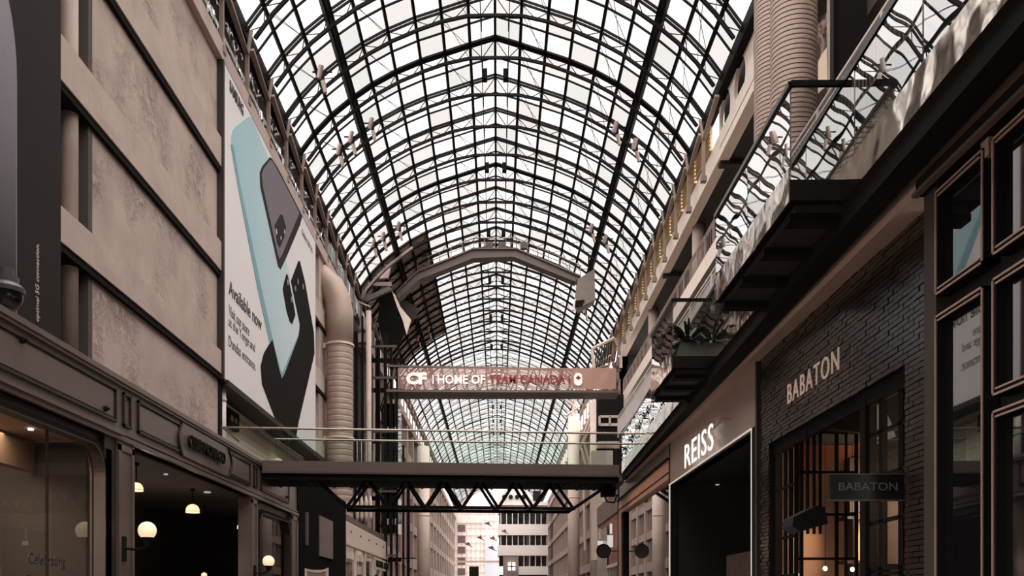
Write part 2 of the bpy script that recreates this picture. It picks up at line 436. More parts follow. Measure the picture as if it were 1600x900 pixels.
# far part of the left side: bays of cream piers, dark glass and stepped parapets
mb = MB(); pm = MB(); dm = MB(); rail = MB()
y = 66.0; i = 0
while y < 200:
    pm.box(-9.9, -9.2, y, y+1.1, -EYE, 17.95)
    for j, (z0, z1) in enumerate(((3.6, 4.7), (7.5, 8.4), (11.0, 11.9), (14.4, 15.4))):
        pm.box(-9.85, -9.3, y+1.1, y+6.2, z0, z1)
    dm.box(-9.95, -9.6, y+1.1, y+6.2, -EYE, 17.95)
    for q in range(1, 5): pm.box(-9.62, -9.5, y+1.1+q*1.02-.05, y+1.1+q*1.02+.05, -EYE, 17.95)
    y += 6.2; i += 1
pm.box(-9.9, -9.1, 62, 204, 17.95, 18.6)
MB().box(-10.4, -10.0, 60, 66, -EYE, 4.1).build('back_wall', dark_room, wl)
pm.build('pier_facade', mat('pier_pink', (168, 144, 133), .65, var=.12, vscale=.4), wl); dm.build('dark_glazing', dark_glass, wl)

wb = MB().box(-14, 12.5, -6.4, -6, -EYE, 27).build('wall_back', mat('back_wall', (120, 106, 98), .8, var=.2, vscale=.3)); wb['kind'] = 'structure'
# ---- right side shell: floors of the galleries with their soffits
wr = setting('wall_right', (9, 20, -EYE))
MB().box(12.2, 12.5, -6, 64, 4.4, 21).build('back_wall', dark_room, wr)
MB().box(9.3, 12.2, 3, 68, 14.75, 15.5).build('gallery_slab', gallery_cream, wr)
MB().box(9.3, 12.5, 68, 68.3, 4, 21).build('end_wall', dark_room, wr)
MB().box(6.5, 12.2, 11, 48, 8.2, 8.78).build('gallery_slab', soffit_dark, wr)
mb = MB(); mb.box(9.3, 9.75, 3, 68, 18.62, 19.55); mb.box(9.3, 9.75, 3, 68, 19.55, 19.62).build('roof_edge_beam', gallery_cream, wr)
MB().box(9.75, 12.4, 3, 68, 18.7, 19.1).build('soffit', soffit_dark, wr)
for yy in (25, 38, 51): MB().box(9.4, 12.2, yy-.2, yy+.2, 18.45, 18.7).build('downstand_beam', soffit_dark, wr)
gp = MB()
for k in KS[10:26]:
    y = Y0+BAY*k
    if y < 36.5:
        continue
    n_ = 7
    for q in range(n_):
        z0 = 19.62+q*(1.3/n_); gp.hexa([(9.18,y+.1,z0),(9.33,y+.1,z0),(9.33,y+.1,z0+.19),(9.25,y+.1,z0+.19)], [(9.18,y+BAY-.1,z0),(9.33,y+BAY-.1,z0),(9.33,y+BAY-.1,z0+.19),(9.25,y+BAY-.1,z0+.19)])
gp.build('parapet_louvres', golden, wr)
# solid plate with round holes at the near end of the parapet
def holed_plate(X0, X1, ya, yb, za, zb, holes, r):
    mb = MB(); N = 24
    ys = [ya]+[(a+b)/2 for a, b in zip(holes[:-1], holes[1:])]+[yb]
    zc = (za+zb)/2
    for hy, c0, c1 in zip(holes, ys[:-1], ys[1:]):
        for X, flip in ((X0, 0), (X1, 1)):
            ring = [(X, hy+r*math.cos(2*PI*k/N), zc+r*math.sin(2*PI*k/N)) for k in range(N)]
            outer = []
            for k in range(N):
                c, s_ = math.cos(2*PI*k/N), math.sin(2*PI*k/N)
                ty = ((c1-hy)/c if c > 1e-6 else (c0-hy)/c if c < -1e-6 else 1e9); tz = ((zb-zc)/s_ if s_ > 1e-6 else (za-zc)/s_ if s_ < -1e-6 else 1e9)
                t_ = min(ty, tz); outer.append((X, hy+t_*c, zc+t_*s_))
            mb.add(ring+outer, [(k, (k+1) % N, N+(k+1) % N, N+k) for k in range(N)])
            cor = [(X, c1, zb), (X, c0, zb), (X, c0, za), (X, c1, za)]
            for q, cc in enumerate(cor):
                best = sorted(range(N), key=lambda k: (outer[k][1]-cc[1])**2+(outer[k][2]-cc[2])**2)[:2]
                mb.add([cc, outer[best[0]], outer[best[1]]], [(0, 1, 2)])
        mb.add([(X0, hy+r*math.cos(2*PI*k/N), zc+r*math.sin(2*PI*k/N)) for k in range(N)]+[(X1, hy+r*math.cos(2*PI*k/N), zc+r*math.sin(2*PI*k/N)) for k in range(N)],
               [(k, (k+1) % N, N+(k+1) % N, N+k) for k in range(N)])
    return mb
hp = holed_plate(9.28, 9.42, 23.5, 37.6, 19.0, 21.0, [24.6, 27.0, 29.4, 31.8, 34.4, 36.6], 0.8)
hp.build('holed_plate', gallery_cream, wr)
MB().box(9.6, 9.7, 23, 38, 18.8, 22.5).build('plate_backing', black, wr)
# right facade beyond the footbridge
mb = MB(); dm = MB()
y = 68.0
while y < 165:
    mb.box(9.2, 9.8, y, y+.5, -EYE, 18)
    for z in (3.0, 6.4, 9.9, 13.4, 16.9): mb.box(9.15, 9.7, y, y+5, z, z+.8)
    for q in range(1, 4): mb.box(9.3, 9.5, y+q*1.2, y+q*1.2+.15, -EYE, 18)
    dm.box(9.5, 9.8, y, y+5, -EYE, 18)
    y += 5
mb.box(9.1, 9.9, 68, 204, 17.95, 18.6)
MB().box(9.0, 9.3, 39.4, 68, -EYE, 8.2).build('lower_wall', dark_room, wr)
mb.build('window_grid', mat('grid_pink', (152, 129, 118), .6), wr); dm.build('facade_panes', mat('brown_panes', (84, 72, 66), 0.3, var=.3, vscale=.3), wr)
# round gallery columns
gc = []
for i, (X, Y) in enumerate(((10.0, 44.6), (9.95, 57.3))):
    t = MB().tube((X, Y, 15.5), (X, Y, 18.7), 0.33, 24).build('gallery_column', concrete, None, smooth=True)
    tag(t, ['round concrete column on the top gallery, nearer one beside the round-rail opening', 'round concrete column on the top gallery, farther one above the planter'][i], 'column')
    t['label'] = ['nearer of two round beige columns on the top right gallery', 'farther of two round beige columns on the top right gallery'][i]
# ================================================================== RIGHT GALLERIES AND BALCONY
ZD = 4.45; ZR = ZD+1.07
def edgeX(y): return 3.60+(y-6.2)*(0.37/17.5)
bal = thing('gallery_balcony', 'long level-two balcony with mirror-polished edge and clear glass railing, above the right-hand shops', 'balcony', (4.2, 8, 4.1))
YB0, YB1 = 3.0, 29.6
EA, EB = edgeX(YB0), edgeX(YB1)
def slab(x0a, x0b, x1, z0, z1, name, m, parent=bal, ya=YB0, yb=YB1):
    x2 = x1 if x1 > 4.5 else x1+x0b-x0a
    return MB().hexa([(x0a,ya,z0),(x1,ya,z0),(x1,ya,z1),(x0a,ya,z1)], [(x0b,yb,z0),(x2,yb,z0),(x2,yb,z1),(x0b,yb,z1)]).build(name, m, parent)
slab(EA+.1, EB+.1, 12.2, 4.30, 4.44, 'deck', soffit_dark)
mirror = mat('mirror_steel', (236, 222, 210), 0.06, 1.0)
def mirror_wave(m, sc, st, dist=.1):
    nt = m.node_tree; b = nt.nodes['Principled BSDF']
    t = nt.nodes.new('ShaderNodeTexCoord'); nz = nt.nodes.new('ShaderNodeTexNoise'); nz.inputs['Scale'].default_value = sc; nz.inputs['Detail'].default_value = 1.5
    bp = nt.nodes.new('ShaderNodeBump'); bp.inputs['Strength'].default_value = st; bp.inputs['Distance'].default_value = dist
    nt.links.new(t.outputs['Object'], nz.inputs['Vector']); nt.links.new(nz.outputs['Fac'], bp.inputs['Height']); nt.links.new(bp.outputs['Normal'], b.inputs['Normal'])
mirror_wave(mirror, 1.6, 0.18)
slab(EA-.01, EB-.01, EA+.11, 4.24, 4.60, 'mirror_fascia', mirror)
slab(EA+.04, EB+.04, EA+.3, 4.02, 4.24, 'edge_beam', black)
slab(EA+.15, EB+.15, 4.9, 4.24, 4.30, 'soffit', black)
# glass railing panels
y = YB0; i = 0
while y < YB1-.1:
    y1 = min(y+1.55, YB1)
    if True:
        xa, xb = edgeX(y+.015), edgeX(y1-.015)
        MB().hexa([(xa,y+.015,4.58),(xa+.018,y+.015,4.58),(xa+.018,y+.015,ZR-.03),(xa,y+.015,ZR-.03)],
                  [(xb,y1-.015,4.58),(xb+.018,y1-.015,4.58),(xb+.018,y1-.015,ZR-.03),(xb,y1-.015,ZR-.03)]).build('glass_panel', rail_glass, bal)
    y = y1; i += 1
MB().bar((EA+.01, YB0, ZR), (EB+.01, YB1, ZR), .05, .06).build('handrail', black_gloss, bal)
# projecting boxes
def bay_box(name, ya, yb, label, xo=3.11):
    t = thing(name, label, 'balcony', (xo+.3, ya, 4.1))
    xi = edgeX(ya)+.1
    MB().box(xo, xi, ya, yb, 4.28, 4.50).build('floor_edge', black, t)
    MB().box(xo-.012, xo, ya, yb, 4.26, 4.62).build('mirror_fascia', mirror, t)
    sm = MB().box(xo+.1, xi, ya+.12, yb-.05, 4.2, 4.28)
    sm.build('soffit_board', soffit_dark, t)
    n_ = 4 if yb-ya > 3 else 3
    for q in range(n_):
        yy = ya+.25+(yb-ya-.5)*q/(n_-1); MB().box(xo+.05, xi, yy-.11, yy+.11, 4.12, 4.2).build('crossbeam', black, t)
    MB().box(xo+.01, xo+.028, ya+.03, (ya+yb)/2-.01, 4.52, ZR-.03).build('glass_panel', rail_glass, t)
    MB().box(xo+.01, xo+.028, (ya+yb)/2+.01, yb-.03, 4.52, ZR-.03).build('glass_panel', rail_glass, t)
    MB().box(xo+.03, xi-.02, ya+.01, ya+.028, 4.52, ZR-.03).build('glass_panel', glass_mat('front_glass', (.72,.74,.72), ior=1.5), t)
    MB().box(xo+.03, xi-.02, yb-.028, yb-.01, 4.52, ZR-.03).build('glass_panel', MATS['front_glass'], t)
    h = MB(); h.bar((xo+.01, ya, ZR), (xi, ya, ZR), .05, .055); h.bar((xo+.01, ya, ZR), (xo+.01, yb, ZR), .05, .055); h.bar((xo+.01, yb, ZR), (xi, yb, ZR), .05, .055)
    h.build('handrail', black_gloss, t)
    return t
bay_box('balcony_bay', 9.55, 12.86, 'large dark glass-fronted balcony bay jutting out above the brick shop front')
bay_box('balcony_bay', 16.4, 18.67, 'smaller glass-fronted balcony bay holding a planter, beyond the large bay', 3.19)
# planter and plant
pt = thing('planter', 'ribbed grey planter standing in the smaller balcony bay', 'planter', (3.62, 17.0, 4.5))
mb = MB()
for q in range(8):
    z = 4.5+q*.045; s_ = .36-.02*q
    mb.box(3.6-s_*.85, 3.6+s_*.85, 17.0-s_, 17.0+s_, z, z+.036); mb.box(3.6-(s_-.02)*.85, 3.6+(s_-.02)*.85, 17.0-s_+.02, 17.0+s_-.02, z+.036, z+.045)
mb.build('planter_box', mat('planter_grey', (138, 134, 128), .6), pt)
MB().box(3.42, 3.78, 16.82, 17.18, 4.85, 4.875).build('soil', black, pt)
pl = MB(); pl.closed = False
for q in range(90):
    a = R.uniform(0, 2*PI); ln = R.uniform(.25, .5); up = R.uniform(.1, .5); w_ = R.uniform(.02, .045)
    prev = None; b = Vector((3.6, 17.0, 4.87)); d = Vector((math.cos(a), math.sin(a), 0)); sd = Vector((-d.y, d.x, 0))
    for k in range(5):
        u = k/4; p = b+d*(ln*u)+Vector((0, 0, up*1.2*u-0.55*ln*u*u)); ww = w_*math.sin(PI*(0.15+0.85*(1-u)))*1.2
        cur = (p-sd*ww, p+sd*ww)
        if prev: pl.quad(prev[0], prev[1], cur[1], cur[0])
        prev = cur
pp = pl.build('potted_fern', leaf); tag(pp, 'leafy dark green plant growing out of the ribbed planter', 'plant')

# level-three gallery railing, white bars
def bar_rail(name, label, X, ya, yb, zb, h, m, gap=.16, post=3.0, t_=.03):
    t = thing(name, label, 'railing', (X, ya, zb))
    MB().bar((X, ya, zb+h), (X, yb, zb+h), .06, .05).build('top_rail', m, t)
    MB().bar((X, ya, zb+.12), (X, yb, zb+.12), .04, .04).bar((X, ya, zb+h-.14), (X, yb, zb+h-.14), .04, .04).build('bottom_rail', m, t)
    b = MB(); y = ya
    while y < yb: b.box(X-t_/2, X+t_/2, y-t_/2, y+t_/2, zb+.12, zb+h-.14); y += gap
    o = b.build('bars', m, t); o['kind'] = 'stuff'
    y = ya
    while y <= yb+.01:
        MB().box(X-.04, X+.04, y-.04, y+.04, zb, zb+h).build('post', m, t); y += post
    return t
bar_rail('gallery_railing', 'white barred railing along the middle right gallery', 6.45, 12, 48, 8.78, 1.12, white_paint)
bar_rail('gallery_railing', 'brown metal railing along the top right gallery above the cream slab', 9.38, 8, 67, 15.5, 1.05, mat('rail_brown', (168, 148, 140), .45, .2), gap=.35, post=1.55, t_=.025)

# big ribbed air ducts on the right
def duct(name, label, X, Y, r, z0, z1, m, pitch=.115, elbow=None, cat='duct'):
    t = thing(name, label, cat, (X, Y, z0))
    prof = []; z = z0
    while z < z1:
        prof += [(r, z-z0), (r, z-z0+pitch*.72), (r*.955, z-z0+pitch*.80), (r*.955, z-z0+pitch*.92)]; z += pitch
    MB().lathe(prof, (X, Y, z0), 40).build('ribbed_shaft', m, t)
    return t
duct_m = mat('duct_paint', (178, 154, 142), .45, .15)
duct('ribbed_duct', 'wide ribbed beige duct rising behind the large balcony bay', 7.1, 21.5, .545, 4.46, 20.6, duct_m)
duct('ribbed_duct', 'ribbed beige duct partly hidden to the left of the wide one', 7.65, 24.6, .6, 4.46, 20.6, duct_m)
t = thing('lift_shaft', 'dark shaft with a narrow mirror strip, right of the wide ribbed duct', 'shaft', (8.2, 21.5, 4.46))
MB().box(7.95, 8.9, 21.6, 24.0, 4.46, 20.5).build('casing', black, t)
MB().box(7.66, 7.93, 21.5, 21.56, 4.9, 20.5).build('mirror_strip', mirror, t)
MB().box(7.93, 8.02, 21.4, 21.6, 4.46, 20.5).build('edge_post', bronze_dark, t)
# ================================================================== LEFT SIDE
# dark phone advert
XA = -9.0
t = thing('phone_advert', 'tall dark advert box showing a grey phone edge, far left above the shop front', 'advert', (XA, 14, 4.4))
MB().box(-9.9, XA, 8, 18.45, 4.3, 19.5).build('panel', mat('advert_dark', (46, 40, 39), .6, spec=.1), t)
def shape_on(X, pts, name, m, parent, d0, d1, label=None, px=True):
    """flat printed shape on a wall parallel to the hall; pts in pixels, put on plane X"""
    poly = [onX(x, y, X) for x, y in pts] if px else pts
    return MB().prism(poly, 'x', X+d0, X+d1).build(name, m, parent, label)
m_ad = mat('advert_phone', (140, 130, 140), .4)
nt = m_ad.node_tree; g_t = nt.nodes.new('ShaderNodeTexCoord'); sp = nt.nodes.new('ShaderNodeSeparateXYZ'); cr = nt.nodes.new('ShaderNodeValToRGB')
nt.links.new(g_t.outputs['Generated'], sp.inputs[0]); nt.links.new(sp.outputs['Z'], cr.inputs[0]); nt.links.new(cr.outputs[0], nt.nodes['Principled BSDF'].inputs['Base Color'])
cr.color_ramp.elements[0].color = lin((48, 42, 42)); cr.color_ramp.elements[0].position = .25
cr.color_ramp.elements[1].color = lin((150, 140, 150)); cr.color_ramp.elements[1].position = .9
yr, zt = onX(24, 80, XA)
yl = 10.0
arc = [(yr-1.0+1.0*math.cos(a), onX(24, 60, XA)[1]-.8+1.9*math.sin(a)) for a in [PI/2*k/8 for k in range(9)]]
MB().prism([(yl, 4.45), (yr, 4.45)]+arc+[(yl, arc[-1][1])], 'x', XA, XA+.012).build('phone_picture', m_ad, t)
MB().strip([(yr+.03, 4.45)]+[(p[0]+.03, p[1]+.03) for p in arc]+[(yl, arc[-1][1]+.03)], [(yr, 4.45)]+arc+[(yl, arc[-1][1])], 'x', XA, XA+.014).build('phone_rim', mat('rim_grey', (150, 140, 140), .3, .3), t)
ya_, za_ = onX(63, 497, XA); yb_, zb_ = onX(63, 386, XA)
wv = za_-0; Yt = ya_
# upright lettering reads from bottom to top
text_geo('optimal 5G connection.', (XA+.004, onX(62, 500, XA)[0], 478 and (940-505)*Yt/F), (0, 0, 1), (0, -1, 0), (505-384)*Yt/F, .17, .006).build('lettering', white_paint, t, 'white lettering running upwards')

# big white phone banner
XB = -9.1
t = thing('phone_banner', 'huge white hanging banner with teal, grey and black phones, upper left', 'banner', (XB, 36, 7.45))
Ya = F*XB/(350-CX); Yb = F*XB/(493-CX)
MB().box(-9.35, XB, Ya, Yb, 7.42, 17.9).build('banner_sheet', mat('banner_white', (244, 235, 234), .55), t)
MB().box(-9.4, XB+.03, Ya-.12, Ya, 7.38, 17.95).build('frame_edge', bronze_dark, t)
MB().box(-9.4, XB+.03, Ya, Yb, 7.30, 7.42).build('bottom_frame', bronze_dark, t)
def sh(pts, name, m, d, lab=None): return shape_on(XB, pts, name, m, t, 0.0, d, lab)
teal = mat('print_teal', (160, 200, 208), .5); teal_d = mat('print_teal_dark', (126, 172, 178), .5); greyp = mat('print_grey', (116, 103, 108), .5)
blackp = mat('print_black', (36, 32, 30), .8, spec=.05); greyd = mat('print_grey_dark', (62, 54, 56), .8, spec=.05); silver = mat('print_silver', (205, 198, 200), .5)
def grad(m, c0, c1, axis='Y'):
    nt = m.node_tree; a = nt.nodes.new('ShaderNodeTexCoord'); s = nt.nodes.new('ShaderNodeSeparateXYZ'); c = nt.nodes.new('ShaderNodeValToRGB')
    nt.links.new(a.outputs['Generated'], s.inputs[0]); nt.links.new(s.outputs[axis], c.inputs[0]); nt.links.new(c.outputs[0], nt.nodes['Principled BSDF'].inputs['Base Color'])
    c.color_ramp.elements[0].color = lin(c0); c.color_ramp.elements[1].color = lin(c1)
grad(teal, (168, 206, 214), (216, 226, 232))
sh([(361,212),(363,203),(368,197),(388,182),(393,183),(396,190),(420,250),(445,400),(468,500),(467,520),(463,540),(446,580),(440,589),(436,583),(425,545),(405,455),(372,290),(361,226)], 'teal_phone', teal, .012)
sh([(360,226),(364,226),(375,290),(408,450),(428,540),(438,578),(441,582),(466,522),(467,528),(445,584),(440,590),(435,584),(423,545),(402,450),(371,290)], 'teal_phone_edge', teal_d, .016)
sh([(405,270),(409,260),(421,246),(424,247),(440,275),(462,318),(472,338),(468,352),(447,402),(438,421),(434,417),(428,390),(406,292)], 'grey_phone', greyd, .020)
sh([(408,272),(411,264),(421,250),(424,251),(440,279),(461,320),(467,333),(440,398),(436,405),(433,396),(410,292)], 'grey_phone_back', greyp, .024)
sh([(428,352),(437,335),(441,336),(446,355),(443,372),(436,388),(432,380)], 'camera_patch', greyd, .028)
sh([(454,440),(466,408),(468,408),(476,440),(490,520),(491,552),(480,600),(466,660),(461,690),(455,697),(436,664),(430,655),(409,600),(407,572),(412,552),(425,530),(436,578),(440,592),(444,584),(466,525),(468,508),(460,470)], 'black_phone', blackp, .020)
sh([(441,452),(443,442),(447,428),(449,430),(455,458),(461,492),(456,507),(452,503),(447,486)], 'black_camera_patch', blackp, .020)
MB().tube((XB+.028, *onX(431, 362, XB)), (XB+.034, *onX(431, 362, XB)), .12, 14).tube((XB+.028, *onX(443.5, 362, XB)), (XB+.034, *onX(443.5, 362, XB)), .09, 14).tube((XB+.028, *onX(438, 372, XB)), (XB+.034, *onX(438, 372, XB)), .08, 14).build('camera_lens', silver, t)
mbl = MB()
for x, y in ((449,441),(455,468),(461,451),(473,448),(465,440)): mbl.tube((XB+.022, *onX(x, y, XB)), (XB+.026, *onX(x, y, XB)), .13, 12)
mbl.build('camera_lens', mat('print_lens', (140, 132, 130), .4), t)
ink = mat('print_ink', (38, 36, 36), .5); ink2 = mat('print_grey_ink', (120, 114, 114), .5)
def btext(s, x0, y0, x1, h, m, name='lettering', bold=0.0):
    y_a, z_a = onX(x0, y0, XB); y_b, _ = onX(x1, y0, XB)
    return text_geo(s, (XB+.004, y_a, z_a), (0, 1, 0), (0, 0, 1), y_b-y_a, h, .01, bold).build(name, m, t)
btext('Available now', 357, 459, 408.5, .50, ink, bold=.01)
btext('Visit our store', 357.5, 492, 389, .36, ink2)
btext('at the Yonge and', 357, 513, 398, .42, ink2)
btext('Dundas entrance.', 357, 540, 399, .36, ink2)
btext('SAMSUNG', 358.5, 142, 380, .42, ink, bold=.03)
btext('Galaxy S20 5G', 471.5, 368, 488, .34, ink2)

# sign and lettered board on the terrace wall
t = thing('terrace_sign', 'small black sign with grey lettering on the cream wall left of the footbridge', 'sign', (-9.88, 32.5, 6.1))
Y1, Z1 = onX(358, 640, -9.7); Y2, Z2 = onX(374, 663, -9.7)
MB().box(-9.9, -9.7, Y1, Y2, 6.35, 7.0).build('board', black, t)
for q in range(2): MB().box(-9.7, -9.69, Y1+.2+q*.5, Y1+.5+q*.5, 6.6, 6.78).build('sign_mark', grey_steel, t)
t = thing('menu_board', 'pale board with dark characters behind the footbridge railing, left end', 'sign', (-9.7, 41, 4.6))
Y1 = F*9.6/(778-435.5); Y2 = F*9.6/(778-447)
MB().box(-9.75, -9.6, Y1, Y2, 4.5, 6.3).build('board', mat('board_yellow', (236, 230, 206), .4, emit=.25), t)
for q in range(3): MB().box(-9.6, -9.58, Y1+.15+q*.35, Y1+.3+q*.35, 5.5, 6.1).build('character', black, t)

# security camera
t = thing('dome_camera', 'black dome security camera above the shop front at the far left edge', 'camera', (-8.2, 14.4, 4.6))
c = (onY(8, 470, 14.4)[0], 14.4)
zb = onY(8, 470, 14.4)[1]
MB().sphere((c[0], c[1], zb+.10), .27, 28, 14, sz=1.0).build('dome', black_gloss, t, smooth=True)
MB().lathe([(.29,0),(.30,.07),(.25,.13),(.2,.16),(.2,.26),(.13,.28),(.13,.4)], (c[0], c[1], zb+.12), 28).build('housing', mat('camera_grey', (86, 82, 82), .3), t)
MB().bar((c[0], c[1], zb+.45), (-9.6, 14.4, zb+.45), .09, .09).build('arm', black, t)

# ---- shop front 1: brown panelled front
XS = -7.5
def YS(x): return F*XS/(x-CX)
ZT, ZL, ZBt = 4.45, 3.42, 3.20
t = thing('panelled_shopfront', 'brown panelled shop front with arched window and open doorway, lower left', 'shop front', (XS, 20, -EYE))
ye = YS(465)
MB().box(-7.95, XS-.03, 7.5, ye, ZBt, ZT-.02).build('fascia', bronze, t)
mb = MB()
mb.box(-8.0, XS+.06, 7.5, ye, ZT-.10, ZT).box(-8.0, XS+.03, 7.5, ye, ZT-.16, ZT-.10).build('cornice', bronze, t)
mb = MB(); mb.box(-7.9, XS+.05, 7.5, ye, ZBt, ZBt+.09).box(-7.9, XS+.10, 7.5, YS(187), ZBt+.09, ZBt+.14); mb.box(-7.9, XS+.02, 7.5, ye, ZBt+.14, ZBt+.18); mb.build('lower_moulding', bronze, t)
def frame_rect(mb, ya, yb, za, zb, wd, d):
    mb.box(XS-.03, XS+d, ya, yb, za, za+wd).box(XS-.03, XS+d, ya, yb, zb-wd, zb).box(XS-.03, XS+d, ya, ya+wd, za, zb).box(XS-.03, XS+d, yb-wd, yb, za, zb)
zl, zh = 3.52, 4.2
for xa, xb in ((-260, 182), (193, 205), (216, 281), (359, 391), (397, 402), (408, 452)):
    f = MB(); frame_rect(f, YS(xa), YS(xb), zl, zh, .05, .02); f.build('panel_moulding', bronze_dark, t)
    if xb-xa > 20: MB().box(XS-.03, XS-.01, YS(xa)+.09, YS(xb)-.09, zl+.09, zh-.09).build('fascia_panel', bronze, t)
# sign panel with curved ends
def arc_pts(yc, bulge, n=9): return [(yc+bulge*math.sin(PI*k/(n-1)), zl-.05+(zh-zl+.1)*k/(n-1)) for k in range(n)]
MB().prism(arc_pts(YS(286), -.25)+arc_pts(YS(354), .3)[::-1], 'x', XS-.03, XS+.015).build('sign_panel', bronze, t)
for xx, bb in ((283, -.25), (355.5, .3)):
    p = arc_pts(YS(xx), bb); MB().strip(p, [(a+.07, b) for a, b in p], 'x', XS-.03, XS+.05).build('panel_moulding', bronze_dark, t)
ya, yb = YS(287), YS(350)
text_geo('CLUB MONACO', (XS+.06, ya+.1, 3.72), (0,1,0), (0,0,1), yb-ya-.3, .30, .05, .02).build('sign_letters', black, t)
for x, z in ((34, 4.12), (164, 3.68), (413, 4.0), (447, 3.7)):
    yy = YS(x); MB().tube((XS, yy, z), (XS+.04, yy, z), .055, 10).tube((XS+.04, yy, z), (XS+.09, yy, z), .025, 8).build('fixing_stud', black, t)
def pilaster(xa, xb):
    a, b = YS(xa), YS(xb)
    MB().box(-7.9, XS, a, b, -EYE, ZBt+.02).build('pilaster', bronze, t)
    f = MB(); ww = (b-a)
    f.box(XS, XS+.03, a+.02, a+.02+ww*.16, -EYE, ZBt-.05).box(XS, XS+.03, b-.02-ww*.16, b-.02, -EYE, ZBt-.05).box(XS, XS+.03, a+.02, b-.02, ZBt-.2, ZBt-.08)
    f.build('pilaster_moulding', bronze, t)
pilaster(183, 209); pilaster(392.5, 402); pilaster(455, 465)
# window with rounded top corner
def arched_window(xa, xb, zt, rr, mulls, both=True):
    a, b = YS(xa), YS(xb)
    N = 10
    crn = [(b-rr+rr*math.sin(PI/2*k/N), zt-rr+rr*math.cos(PI/2*k/N)) for k in range(N+1)]
    if both: crn = [(a+rr-rr*math.cos(PI/2*k/N), zt-rr+rr*math.sin(PI/2*k/N)) for k in range(N+1)]+crn
    else: crn = [(a, zt)]+crn
    poly = [(a, -EYE)]+crn+[(b, -EYE)]
    MB().prism(poly, 'x', XS-.16, XS-.15).build('window_pane', shop_glass, t)
    c_ = Vector(((a+b)/2, 1.0))
    inner = poly; outer = []
    for p in poly: outer.append((p[0]+(.12 if p[0] > c_.x else -.12), p[1] if p[1] < 0 else p[1]+.10))
    MB().strip(inner, outer, 'x', XS-.25, XS-.02).build('window_frame', black, t)
    in2 = [(p[0]+(-.03 if p[0] > c_.x else .03), p[1] if p[1] < 0 else p[1]-.03) for p in poly]
    MB().strip(in2, inner, 'x', XS-.2, XS+.02).build('frame_bead', bronze_dark, t)
    # spandrel that fills the corner behind the frame
    sp = MB()
    sp.box(-7.9, XS-.1, a-.3, b+.3, zt+.05, ZBt+.02); 
    for k in range(len(crn)-1):
        p, q = crn[k], crn[k+1]
        sp.hexa([(-7.8,p[0],p[1]+.08),(-7.8,q[0],q[1]+.08),(-7.8,q[0],zt+.1),(-7.8,p[0],zt+.1)], [(XS-.12,p[0],p[1]+.08),(XS-.12,q[0],q[1]+.08),(XS-.12,q[0],zt+.1),(XS-.12,p[0],zt+.1)])
    sp.build('spandrel', bronze_dark, t)
    for x in mulls: MB().box(XS-.18, XS-.14, YS(x)-.012, YS(x)+.012, -EYE, zt-.02).build('glazing_joint', black, t)
    MB().box(-7.9, XS-.02, b+.08, b+.34, -EYE, zt).build('window_jamb', black, t)
arched_window(-300, 164, 2.95, .55, (88, -60), both=False)
MB().box(-7.8, XS-.02, YS(165), YS(183), -EYE, ZBt).build('window_jamb', bronze_dark, t)
arched_window(406, 453, 2.85, .5, ())
# lettering on the glass
y0_, z0_ = onX(57, 893, XS); 
text_geo('Celebrating', (XS-.14, YS(57), (940-889)*YS(85)/F), (0,1,0), (0,0,1), YS(114)-YS(57), .25, .005, .01).build('window_lettering', ink, t)
text_geo('Club Monaco', (XS-.14, YS(50), (940-889)*YS(85)/F-.36), (0,1,0), (0,0,1), YS(118)-YS(50), .25, .005, .01).build('window_lettering', ink, t)
# interior
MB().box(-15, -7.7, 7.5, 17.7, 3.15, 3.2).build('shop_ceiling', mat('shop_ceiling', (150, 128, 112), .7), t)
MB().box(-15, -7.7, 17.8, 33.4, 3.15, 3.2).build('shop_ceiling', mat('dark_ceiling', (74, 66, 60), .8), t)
MB().box(-12.5, -12.3, 7.5, 33.4, -EYE, 3.2).build('shop_back_wall', mat('shop_back', (110, 90, 78), .8, var=.15, vscale=.5), t)
MB().box(-12.4, -7.9, 17.75, 17.95, -EYE, 3.2).build('party_wall', dark_room, t)
MB().box(-12.4, -7.9, 33.3, 33.5, -EYE, 3.2).build('party_wall', dark_room, t)
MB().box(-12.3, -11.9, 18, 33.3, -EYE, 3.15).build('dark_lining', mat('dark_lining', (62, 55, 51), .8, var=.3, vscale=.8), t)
MB().box(-11, -10.6, 7.5, 17.7, 2.2, 2.6).box(-12.3, -11.9, 7.5, 17.7, 1.2, 1.6).build('bulkhead', mat('shop_bulk', (150, 122, 104), .7), t)
MB().box(-9.3, -9.1, 12, 17.6, 2.55, 3.15).build('drop_beam', mat('shop_beam', (120, 100, 84), .7), t)
for x, y in ((-8.6, 11), (-8.9, 12.5), (-8.4, 14), (-9.4, 15.2), (-8.5, 16.3), (-10, 13.5), (-11.2, 15.5)):
    s = MB().lathe([(.045, 0), (.045, .02)], (x, y, 3.12), 10).build('downlight', spot_glow, t)
mb = MB()
for q in range(8):
    y = 20+q*1.6; mb.box(-11.5, -10.9, y, y+.5, -.9, R.uniform(.6, 1.4))
mb.build('display_racks', mat('racks', (54, 46, 42), .7), t)
def area(name, loc, size, rot, power, color=(1, .74, .5)):
    la = bpy.data.lights.new(name, 'AREA'); la.energy = power; la.color = color; la.shape = 'RECTANGLE'; la.size = size[0]; la.size_y = size[1]
    o = bpy.data.objects.new(name, la); COL.objects.link(o); o.location = (loc[0], loc[1], loc[2]+EYE); o.rotation_euler = rot
    return o
area('shop_fill_light', (-10, 12.5, 3.1), (3, 8), (0, 0, 0), 700, (1, .74, .54))  # area light added to brighten the shop behind the window

la = bpy.data.lights.new('doorway_fill', 'POINT'); la.energy = 26; la.color = (1, .8, .66); la.shadow_soft_size = .3  # unseen fill light added to lift the dark doorway
o = bpy.data.objects.new('doorway_fill', la); COL.objects.link(o); o.location = (-9.6, 24, 1.2+EYE)
